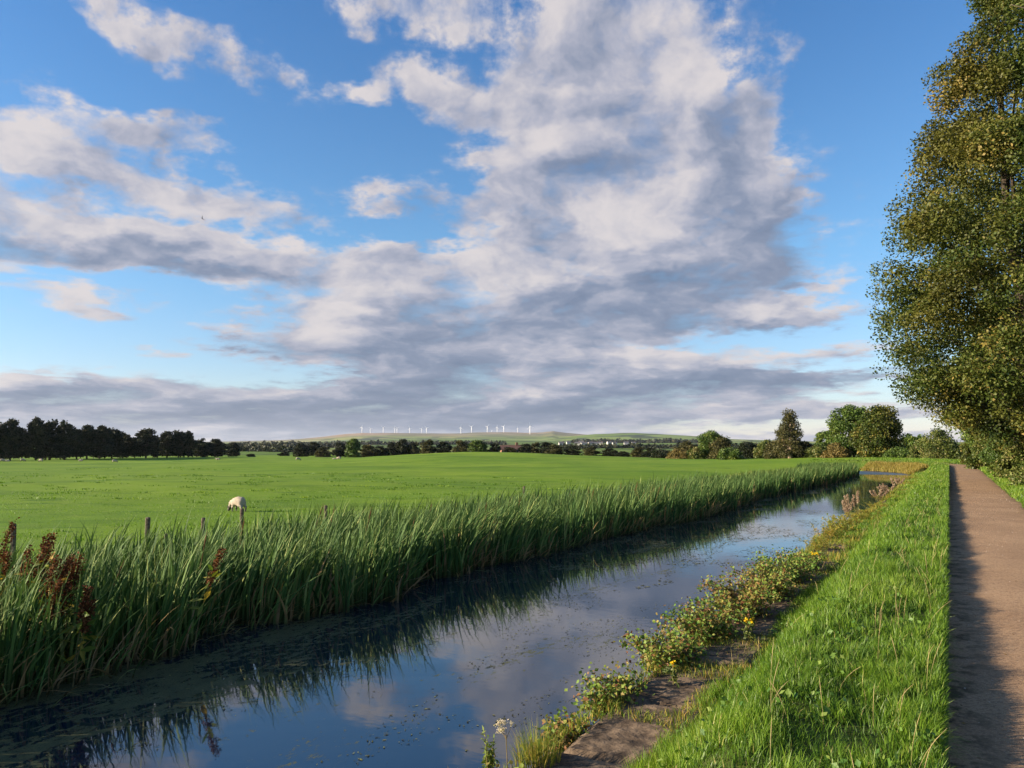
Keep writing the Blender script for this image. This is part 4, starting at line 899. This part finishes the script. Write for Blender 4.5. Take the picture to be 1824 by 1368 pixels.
def bank_moss():
    # low yellow moss and grass between and over the stones
    rng = np.random.RandomState(77); parts = []
    for s0, s1, n, wd in ((3.0, 12, 15000, .006), (12, 30, 12000, .012), (30, S0, 8000, .03)):
        s, w = scatter(rng, n, s0, s1, 1.62, 2.48); tuft = wob(s, w * .4, 2.6, 4, 2) + .9 * sstep(w, 2.2, 2.5) - .35 + .8 * np.exp(-((w - 1.75) / .12) ** 2)
        if s0 > 10: tuft += -.1 + .5 * sstep(w, 2.05, 2.4)
        k = tuft + .45 * np.exp(-((s - 6.3) / .3) ** 2) + .5 * sstep(s, 6.8, 9) > .08; s, w, tuft = s[k], w[k], tuft[k]; n = len(s); x, y = sw2xy(s, w); th = rng.uniform(0, 6.28, n); L = rng.uniform(.1, .8, n)
        parts.append((blades(np.stack([x, y, np.maximum(edge_z(s), verge_h(s, w))], -1), np.clip(.05 + .06 * np.maximum(tuft, 0) + rng.normal(0, .02, n), .02, .2) * (1.3 if s0 == 12 else 1), rng.uniform(.7, 1.3, n) * wd, np.stack([np.cos(th) * L, np.sin(th) * L], -1), np.full(n, 1.8), rng, 2), np.clip(rng.normal(.45, .25, n), 0, 1)))
    tag(blade_obj('edge_grass', parts, M['gold_grass']), 'low yellowish grass growing between and over the coping stones', 'grass', kind='stuff')
M['gold_grass'] = leafy('yellowing_grass', [(0, (.07, .12, .015)), (.5, (.15, .20, .03)), (.75, (.32, .24, .045)), (1, (.40, .25, .06))], .35, .6, .2)
bank_moss()

# ------------------------------------------------------------------ plants of the bank
def bramble(s, w, z, rs, rw, h, n, seed, label, group, dark=0.):
    rng = np.random.RandomState(seed); x0, y0 = map(float, sw2xy(s, w)); t = empty('bramble_bush', (x0, y0, z), label, 'bramble', group)
    mb = MB(); P = []
    for k in range(int(16 + n / 60)):
        a = rng.uniform(0, 6.28); q = rng.uniform(.4, 1); e = np.array([math.cos(a) * rs * q, math.sin(a) * rw * q, 0]); hh = h * rng.uniform(.35, 1.05)
        pts = []
        for u in np.linspace(0, 1, 7):
            p = e * u; zz = hh * math.sin(min(u * 1.9, 2.6)) * (1 if u < .6 else 1) - .05
            pts.append((TX * p[0] + NX * p[1], TY * p[0] + NY * p[1], zz))
        pts = np.array(pts) + rng.normal(0, .012, (7, 3)); mb.tube(pts, np.linspace(.004, .0015, 7), 4)
        m = int(1.9 * n / (16 + n / 60)); u = rng.uniform(.15, 1, m) * 6; i = np.clip(u.astype(int), 0, 5); f = (u - i)[:, None]; P.append(pts[i] * (1 - f) + pts[i + 1] * f + rng.normal(0, .045, (m, 3)))
    P = np.concatenate(P); V, T = leaf_mesh(P, rng.uniform(.024, .048, len(P)), rng, .8, .2)
    var = np.clip(rng.normal(.47, .24, len(P)) + dark + .25 * wob(P[:, 0], P[:, 1], 6, 3), 0, 1)
    mesh_np('leaves', V, [T], M['bramble'], t, {'var': np.repeat(var, 4)}); mb.build('stems', M['stem'], t)
BG = 'bramble bushes overhanging the water at the canal edge'
for a in [(5.35, 2.56, .22, .5, .16, .14, 700, 109, 'thin trailing bramble shoots on the water edge of the second stone', BG), (6.1, 2.50, .27, .62, .28, .22, 1100, 101, 'lowest bramble running thinly along the water edge of the largest bare stone', BG), (7.2, 2.42, .30, .62, .40, .32, 1500, 102, 'bramble bush with big pale green leaves beside the third stone', BG),
          (8.3, 2.34, .32, .68, .48, .42, 2000, 103, 'bramble bush left of the lower yellow flower', BG), (9.5, 2.24, .33, .70, .52, .46, 2200, 104, 'bushy reddish bramble left of the upper yellow flower', BG, .15), (10.8, 2.22, .33, .75, .52, .42, 2200, 105, 'bramble bush with russet leaves just past the upper yellow flower', BG, .12),
          (12.1, 2.2, .33, .8, .55, .42, 2200, 106, 'dark green bramble bush with one bare cane sticking out', BG, -.1), (13.4, 2.15, .32, .7, .4, .35, 1100, 107, 'farthest bramble of the clump, low and olive', BG, -.05), (3.95, 2.35, .28, .38, .32, .22, 900, 108, 'brown bramble sprawling at the bottom edge of the picture', BG, .3)]: bramble(*a)

def fern_clump(name, s, w, z, r, h, n, seed, label, cat, group, mat='fern', up=.5):
    rng = np.random.RandomState(seed); x0, y0 = map(float, sw2xy(s, w)); t = empty(name, (x0, y0, z), label, cat, group); mb = MB(); P, D = [], []
    for k in range(n):
        a = rng.uniform(0, 6.28); q = rng.uniform(.25, 1) * r; hh = h * rng.uniform(.6, 1.1); u = np.linspace(0, 1, 7)[:, None]; base = np.array([rng.normal(0, r * .3), rng.normal(0, r * .3), -.03])
        pts = base + np.array([math.cos(a) * q, math.sin(a) * q, 0]) * u ** 1.3 + np.array([0, 0, hh]) * (u - (1 - up) * .55 * u ** 2.5); mb.tube(pts, np.linspace(.0035, .001, 7), 4)
        m = 46; uu = np.linspace(.25, 1, m) * 5.99; i = uu.astype(int); f = (uu - i)[:, None]; P.append(pts[i] * (1 - f) + pts[i + 1] * f + rng.normal(0, .006, (m, 3)))
    P = np.concatenate(P); V, T = leaf_mesh(P, rng.uniform(.025, .06, len(P)) * (h / .5) ** .5, rng, .3, .0); cl = np.repeat(rng.normal(0, .16, n), 46)
    mesh_np('leaves', V, [T], M[mat], t, {'var': np.repeat(np.clip(.42 + cl + rng.normal(0, .15, len(P)), 0, 1), 4)}); mb.build('stems', M['stem'], t); return t
FG = 'golden ferny plants along the near edge of the canal'
for i, (s, w, r, h, n, lab, mt) in enumerate([(16.0, 2.2, .45, .45, 26, 'yellow green ferny clump nearest on the middle stretch of bank', 'fern'), (17.6, 2.3, .5, .6, 30, 'golden ferny clump with arching fronds over the water', 'fern'), (19.5, 2.3, .5, .6, 34, 'rusty orange ferny clump, tallest on the bank', 'fern'),
        (21.8, 2.35, .45, .5, 30, 'golden clump just beyond the rusty orange one', 'fern'), (24.5, 2.3, .5, .55, 34, 'bushy golden clump halfway along the bank', 'fern'), (27.5, 2.35, .45, .45, 30, 'yellow green clump below the pale seed spikes', 'fern'), (31, 2.4, .5, .45, 30, 'brownish clump beyond the pale seed spikes', 'fern'),
        (36, 2.4, .55, .42, 32, 'far russet clump where the bank narrows', 'fern'), (42, 2.4, .6, .42, 32, 'farther golden clump near the bend', 'fern'), (49, 2.4, .7, .45, 32, 'last golden clump before the bend', 'fern'), (57, 2.4, .8, .45, 32, 'small looking far clump at the start of the bend', 'fern')]):
    fern_clump('ferny_plant', s, w, float(edge_z(np.array(float(s)))) - .03, r, h * (1 if s < 23 else .72), n, 120 + i, lab, 'plant', FG, mt)
def blade_tuft(name, s, w, z, r, h, n, wd, spread, seed, label, cat, mat):
    rng = np.random.RandomState(seed); x0, y0 = map(float, sw2xy(s, w)); q = r * rng.uniform(0, 1, n) ** .7; a = rng.uniform(0, 6.28, n); P = np.stack([q * np.cos(a), q * np.sin(a), 0 * q - .02], -1)
    L = spread * rng.uniform(.1, 1, n); b = a + rng.normal(0, .6, n)
    o = blade_obj(name, [(blades(P, h * rng.uniform(.5, 1.1, n) * (1 - .4 * q / r), rng.uniform(.6, 1.3, n) * wd, np.stack([np.cos(b) * L, np.sin(b) * L], -1), np.full(n, 1.5), rng, 4), np.clip(rng.normal(.5, .25, n), 0, 1))], M[mat]); o.location = (x0, y0, z)
    return tag(o, label, cat)
blade_tuft('golden_grass_tuft', 4.60, 2.40, .34,   .15, .34, 420, .0035, .5, 140, 'golden feathery grass tuft standing between the two nearest stones', 'grass tuft', 'gold_grass')
fern_clump('golden_plant', 4.32, 2.60, .28, .035, .34, 7, 141, 'yellow leafy stalk below the fluffy seed head at the bottom edge', 'plant', None, 'gold_grass', .99)

def spike_plant(name, s, w, z, h, n, spread, seed, label, cat, group, head='fluff', hs=.035, leaf='bush'):
    rng = np.random.RandomState(seed); x0, y0 = map(float, sw2xy(s, w)); t = empty(name, (x0, y0, z), label, cat, group); mb = MB(); P, Lf = [], []
    for k in range(n):
        a = rng.uniform(0, 6.28); hh = h * rng.uniform(.7, 1.1); tip = np.array([math.cos(a) * spread * rng.uniform(.2, 1) - .04, math.sin(a) * spread * rng.uniform(.2, 1), hh]); pts = np.array([tip * [u ** 1.5, u ** 1.5, u] for u in np.linspace(0, 1, 6)]) + [rng.normal(0, .02), rng.normal(0, .02), -.02]
        mb.tube(pts, np.linspace(.004, .002, 6), 4); m = 240; u = np.linspace(.62, 1.02, m)[:, None]; Ph = pts[3] + (pts[5] - pts[3]) * ((u - .6) / .4) + rng.normal(0, hs * .3, (m, 3)) * (1.3 - (u - .62) * 2.2); V, T = leaf_mesh(Ph, hs * rng.uniform(.7, 1.4, m), rng, .6, 0); mesh_np('seed_head', V, [T], M[head], t, {'var': np.repeat(rng.uniform(0, 1, m), 4)})
        m = 16; u = rng.uniform(.1, .6, m)[:, None]; Lf.append(pts[0] + (pts[3] - pts[0]) * u / .6 + rng.normal(0, .02, (m, 3)))
    P = np.concatenate(Lf); V, T = leaf_mesh(P, .08 * rng.uniform(.6, 1.2, len(P)), rng, .25, .1); mesh_np('leaves', V, [T], M[leaf], t, {'var': np.repeat(rng.uniform(0, 1, len(P)), 4)}); mb.build('stems', M['stem'], t); return t
WG = 'willowherb gone to seed at the canal edge'
for i, (s, w, h, lab) in enumerate([(22.8, 2.5, .72, 'pale fluffy willowherb spike standing nearest on the bank'), (24.2, 2.55, .78, 'pinkish willowherb spikes right behind the nearest spike'), (26.0, 2.5, .85, 'tallest willowherb spike leaning left over the water'), (34, 2.5, .75, 'willowherb group halfway to the bend'), (38, 2.4, .7, 'willowherb group farther along with brown tops'), (44, 2.4, .7, 'last willowherb group before the bend')]):
    spike_plant('willowherb', s, w, float(edge_z(np.array(float(s)))) - .05, h * (1 if s < 30 else .8), 4 if i < 3 else 6, .18 if i < 3 else .45, 150 + i, lab, 'plant', WG, hs=.035 if i < 3 else .05)
M['cream'] = leafy('cream_seed_fluff', [(0, (.45, .38, .30)), (1, (.72, .64, .54))], .4, .9, .05)
def seedhead():
    x0, y0, z0 = on_z(905, 1395, .3); t = empty('seed_head_plant', (x0, y0, z0), 'dry stalk topped with cream fluffy seed heads over the water at the bottom edge', 'plant'); mb = MB(); rng = np.random.RandomState(5); P = []
    mb.tube([(0, 0, 0), (-.005, .0, .12), (-.01, 0, .22), (-.012, 0, .29)], .003, 5)
    for dx, dz in ((-.065, .355), (-.045, .37), (-.02, .365), (.02, .36), (-.05, .315), (-.035, .325)):
        mb.tube([(-.012, 0, .26), (dx * .6, .01, .26 + (dz - .26) * .6), (dx, 0, dz)], .0014, 4); Ph = np.array([dx, 0, dz]) + rng.normal(0, .0075, (60, 3)); V, T = leaf_mesh(Ph, .013 * rng.uniform(.6, 1.2, 60), rng, .5, 0); mesh_np('seed_head', V, [T], M['cream'], t, {'var': np.repeat(rng.uniform(.4, 1, 60), 4)})
    mb.build('stem', M['stem'], t)
seedhead()
def ragwort(px, py, z, h, seed, label, nf=8, r=.05):
    x, y, zz = on_z(px, py, z + h); rng = np.random.RandomState(seed); t = empty('ragwort', (x, y, z), label, 'flower', 'yellow ragwort flowers on the bank'); mb = MB(); P, L = [], []
    for k in range(nf):
        a = rng.uniform(0, 6.28); e = np.array([math.cos(a) * r * rng.uniform(0, 1), math.sin(a) * r * rng.uniform(0, 1), h + rng.uniform(-.03, .02)]); mb.tube([(0, 0, -.02), (0, 0, h * .6), e], [.004, .003, .0015], 4)
        for q in range(13):
            b = q / 13 * 6.28; P.append(e + np.array([math.cos(b), math.sin(b), 0]) * .004)
        P.append(e)
    for k in range(nf):
        Pk = np.array(P[k * 14:k * 14 + 14]); V, T = leaf_mesh(Pk, .018, rng, .6, -.3); mesh_np('flower_head', V, [T], M['yellow'], t, {'var': np.repeat(rng.uniform(0, 1, len(Pk)), 4)})
    Lp = np.stack([rng.normal(0, .02, 60), rng.normal(0, .02, 60), rng.uniform(0, h * .85, 60)], -1); V, T = leaf_mesh(Lp, .06, rng, .35, 0); mesh_np('leaves', V, [T], M['bush'], t, {'var': np.repeat(rng.uniform(.1, .7, 60), 4)}); mb.build('stems', M['stem'], t)
ragwort(1333, 1104, .42, .2, 1, 'brightest yellow flower cluster, low on the bank below the brambles', 12, .055); ragwort(1199, 1181, .38, .16, 2, 'small yellow flower among the bramble leaves by the third stone', 5, .03); ragwort(1452, 985, .42, .25, 3, 'far yellow flowers at the foot of the first golden clump', 10, .06)

# docks gone to seed at the left, and rusty patches in the reeds
DG = 'rust coloured dock plants among the reeds'
def dock(px, py, z, h, n, seed, label):
    x, y, zz = on_z(px, py, z + h); rng = np.random.RandomState(seed); t = empty('dock_plant', (x, y, z), label, 'plant', DG); mb = MB(); P, L = [], []
    for k in range(n):
        lean = rng.uniform(.0, .3); a = rng.normal(0, .5); hh = h * rng.uniform(.8, 1.08); b = np.array([rng.normal(0, .05), rng.normal(0, .06), 0]); pts = np.array([b + np.array([lean * u ** 1.6, .1 * a * u, hh * u]) - [lean * .6, 0, 0] for u in np.linspace(0, 1, 7)])
        mb.tube(pts, np.linspace(.006, .002, 7), 5)
        m = 420; u = rng.uniform(.66, 1.0, m) * 6; i = np.clip(u.astype(int), 0, 5); f = (u - i)[:, None]; Ph = pts[i] * (1 - f) + pts[i + 1] * f + rng.normal(0, .022, (m, 3)); V, T = leaf_mesh(Ph, .026 * rng.uniform(.6, 1.4, m), rng, .8, 0); mesh_np('seed_head', V, [T], M['rust'], t, {'var': np.repeat(rng.uniform(0, 1, m), 4)})
        m = 9; u = rng.uniform(.25, .8, m) * 6; i = u.astype(int); f = (u - i)[:, None]; L.append(pts[i] * (1 - f) + pts[i + 1] * f)
    P = np.concatenate(L); V, T = leaf_mesh(P, .22 * rng.uniform(.6, 1.2, len(P)), rng, .28, .2); mesh_np('leaves', V, [T], M['dock_leaf'], t, {'var': np.repeat(rng.uniform(0, 1, len(P)), 4)}); mb.build('stems', M['stem'], t)
dock(70, 960, 0, 1.36, 4, 201, 'upper rusty dock seed spike with yellow leaves at the left edge'); dock(95, 1000, 0, 1.22, 5, 202, 'broad cluster of rusty dock spikes just right of the upper spike'); dock(128, 1000, 0, 1.18, 4, 203, 'darkest rusty dock spikes, rightmost of the left edge group'); dock(5, 950, 0, 1.4, 2, 204, 'rusty dock spike cut by the left edge of the picture')
dock(378, 985, 0, 1.12, 1, 205, 'slim reddish dock spike alone among the reeds below the thin post'); dock(150, 1040, 0, 1.0, 2, 206, 'low dock with one yellow leaf deep in the reeds')

def path_litter():
    rng = np.random.RandomState(90); mb = MB(); n = 750; s = 2.4 + 30 * rng.uniform(size=n) ** 1.7; w = np.where(rng.uniform(size=n) < .55, -1.6 + np.abs(rng.normal(0, .16, n)), rng.uniform(-1.6, .08, n)); P = []
    for a, b in zip(s, w):
        x, y = map(float, sw2xy(a, b)); z = PATH_Z + .012 * float(wob(np.array(a), np.array(b), 1.2, 2)) - .02 * (b + .8) ** 2
        if rng.uniform() < .6:
            r = rng.uniform(.002, .007) * (1 + a / 25); v = rng.normal(0, 1, (6, 3)); v = np.array([[1, 0, 0], [-1, 0, 0], [0, 1, 0], [0, -1, 0], [0, 0, .6], [0, 0, -.6]]) * r * rng.uniform(.6, 1.3, (6, 1)) + [x, y, z + r * .3]
            mb.add(v, None, [[0, 2, 4], [2, 1, 4], [1, 3, 4], [3, 0, 4], [2, 0, 5], [1, 2, 5], [3, 1, 5], [0, 3, 5]])
        else: P.append((x, y, z + .006))
    tag(mb.build('path_gravel', M['stone_bits']), 'loose grit and small stones on the path', 'gravel', kind='stuff')
    P = np.array(P); V, T = leaf_mesh(P, rng.uniform(.012, .035, len(P)), rng, .6, 0); V[:, 2] = PATH_Z + (V[:, 2] - PATH_Z) * .4 + .001
    tag(mesh_np('path_leaves', V, [T], M['litter2'], None, {'var': np.repeat(rng.uniform(0, 1, len(P)), 4)}), 'scattered small dead leaves on the path', 'leaf litter', kind='stuff')
M['stone_bits'] = plain_mat('grit', (.20, .15, .12), (.42, .36, .30), 40, .8, .2, .2)
M['litter2'] = leafy('dead_leaves', [(0, (.06, .035, .018)), (.6, (.16, .09, .03)), (1, (.28, .20, .06))], .1, .8, .2)
path_litter()

# bits floating on the water
def floaters():
    rng = np.random.RandomState(88); n = 24000; s = rng.uniform(2, 30, n); w = 2.9 + rng.beta(1.4, 1.2, n) * 4.6; cl = wob(s, w * 2, 1.6, 3) + .4 * wob(s, w, 6, 2); k = cl > .12; s, w = s[k], w[k]; x, y = sw2xy(s, w); n = len(x)
    d = np.zeros((n, 3)); th = rng.uniform(0, 6.28, n); L = rng.uniform(.010, .045, n) * (1 + (s > 12)); Wd = L * rng.uniform(.15, .6, n); a = np.stack([np.cos(th), np.sin(th), 0 * th], -1); b = np.stack([-np.sin(th), np.cos(th), 0 * th], -1); c = np.stack([x, y, 0 * x + .004], -1)
    V = np.stack([c - a * L[:, None] / 2, c + b * Wd[:, None] / 2, c + a * L[:, None] / 2 + [0, 0, .003], c - b * Wd[:, None] / 2], 1).reshape(-1, 3); Q = np.arange(n * 4).reshape(-1, 4)
    tag(mesh_np('floating_leaves', V, [Q], M['litter'], None, {'var': np.repeat(rng.uniform(0, 1, n), 4)}), 'small dark leaf litter and weed drifting on the canal surface', 'leaf litter', kind='stuff')
M['litter'] = leafy('leaf_litter', [(0, (.025, .025, .012)), (.6, (.07, .07, .025)), (1, (.20, .20, .07))], .1, .8, .2)
floaters()

# ------------------------------------------------------------------ the air
def haze():
    m, t = new_mat('haze'); v = t.n('ShaderNodeVolumePrincipled'); v.inputs['Color'].default_value = (.80, .88, 1., 1); v.inputs['Density'].default_value = 2.6e-5; v.inputs['Anisotropy'].default_value = .2
    o = t.n('ShaderNodeOutputMaterial'); t.set(o.inputs['Volume'], v.outputs[0])
    mb = MB(); mb.box((0, 0, 70), (13400, 13400, 130)); tag(mb.build('haze', m), 'thin blue air haze over the distant plain and hills', 'haze', kind='stuff')
haze()
bpy.context.view_layer.update()
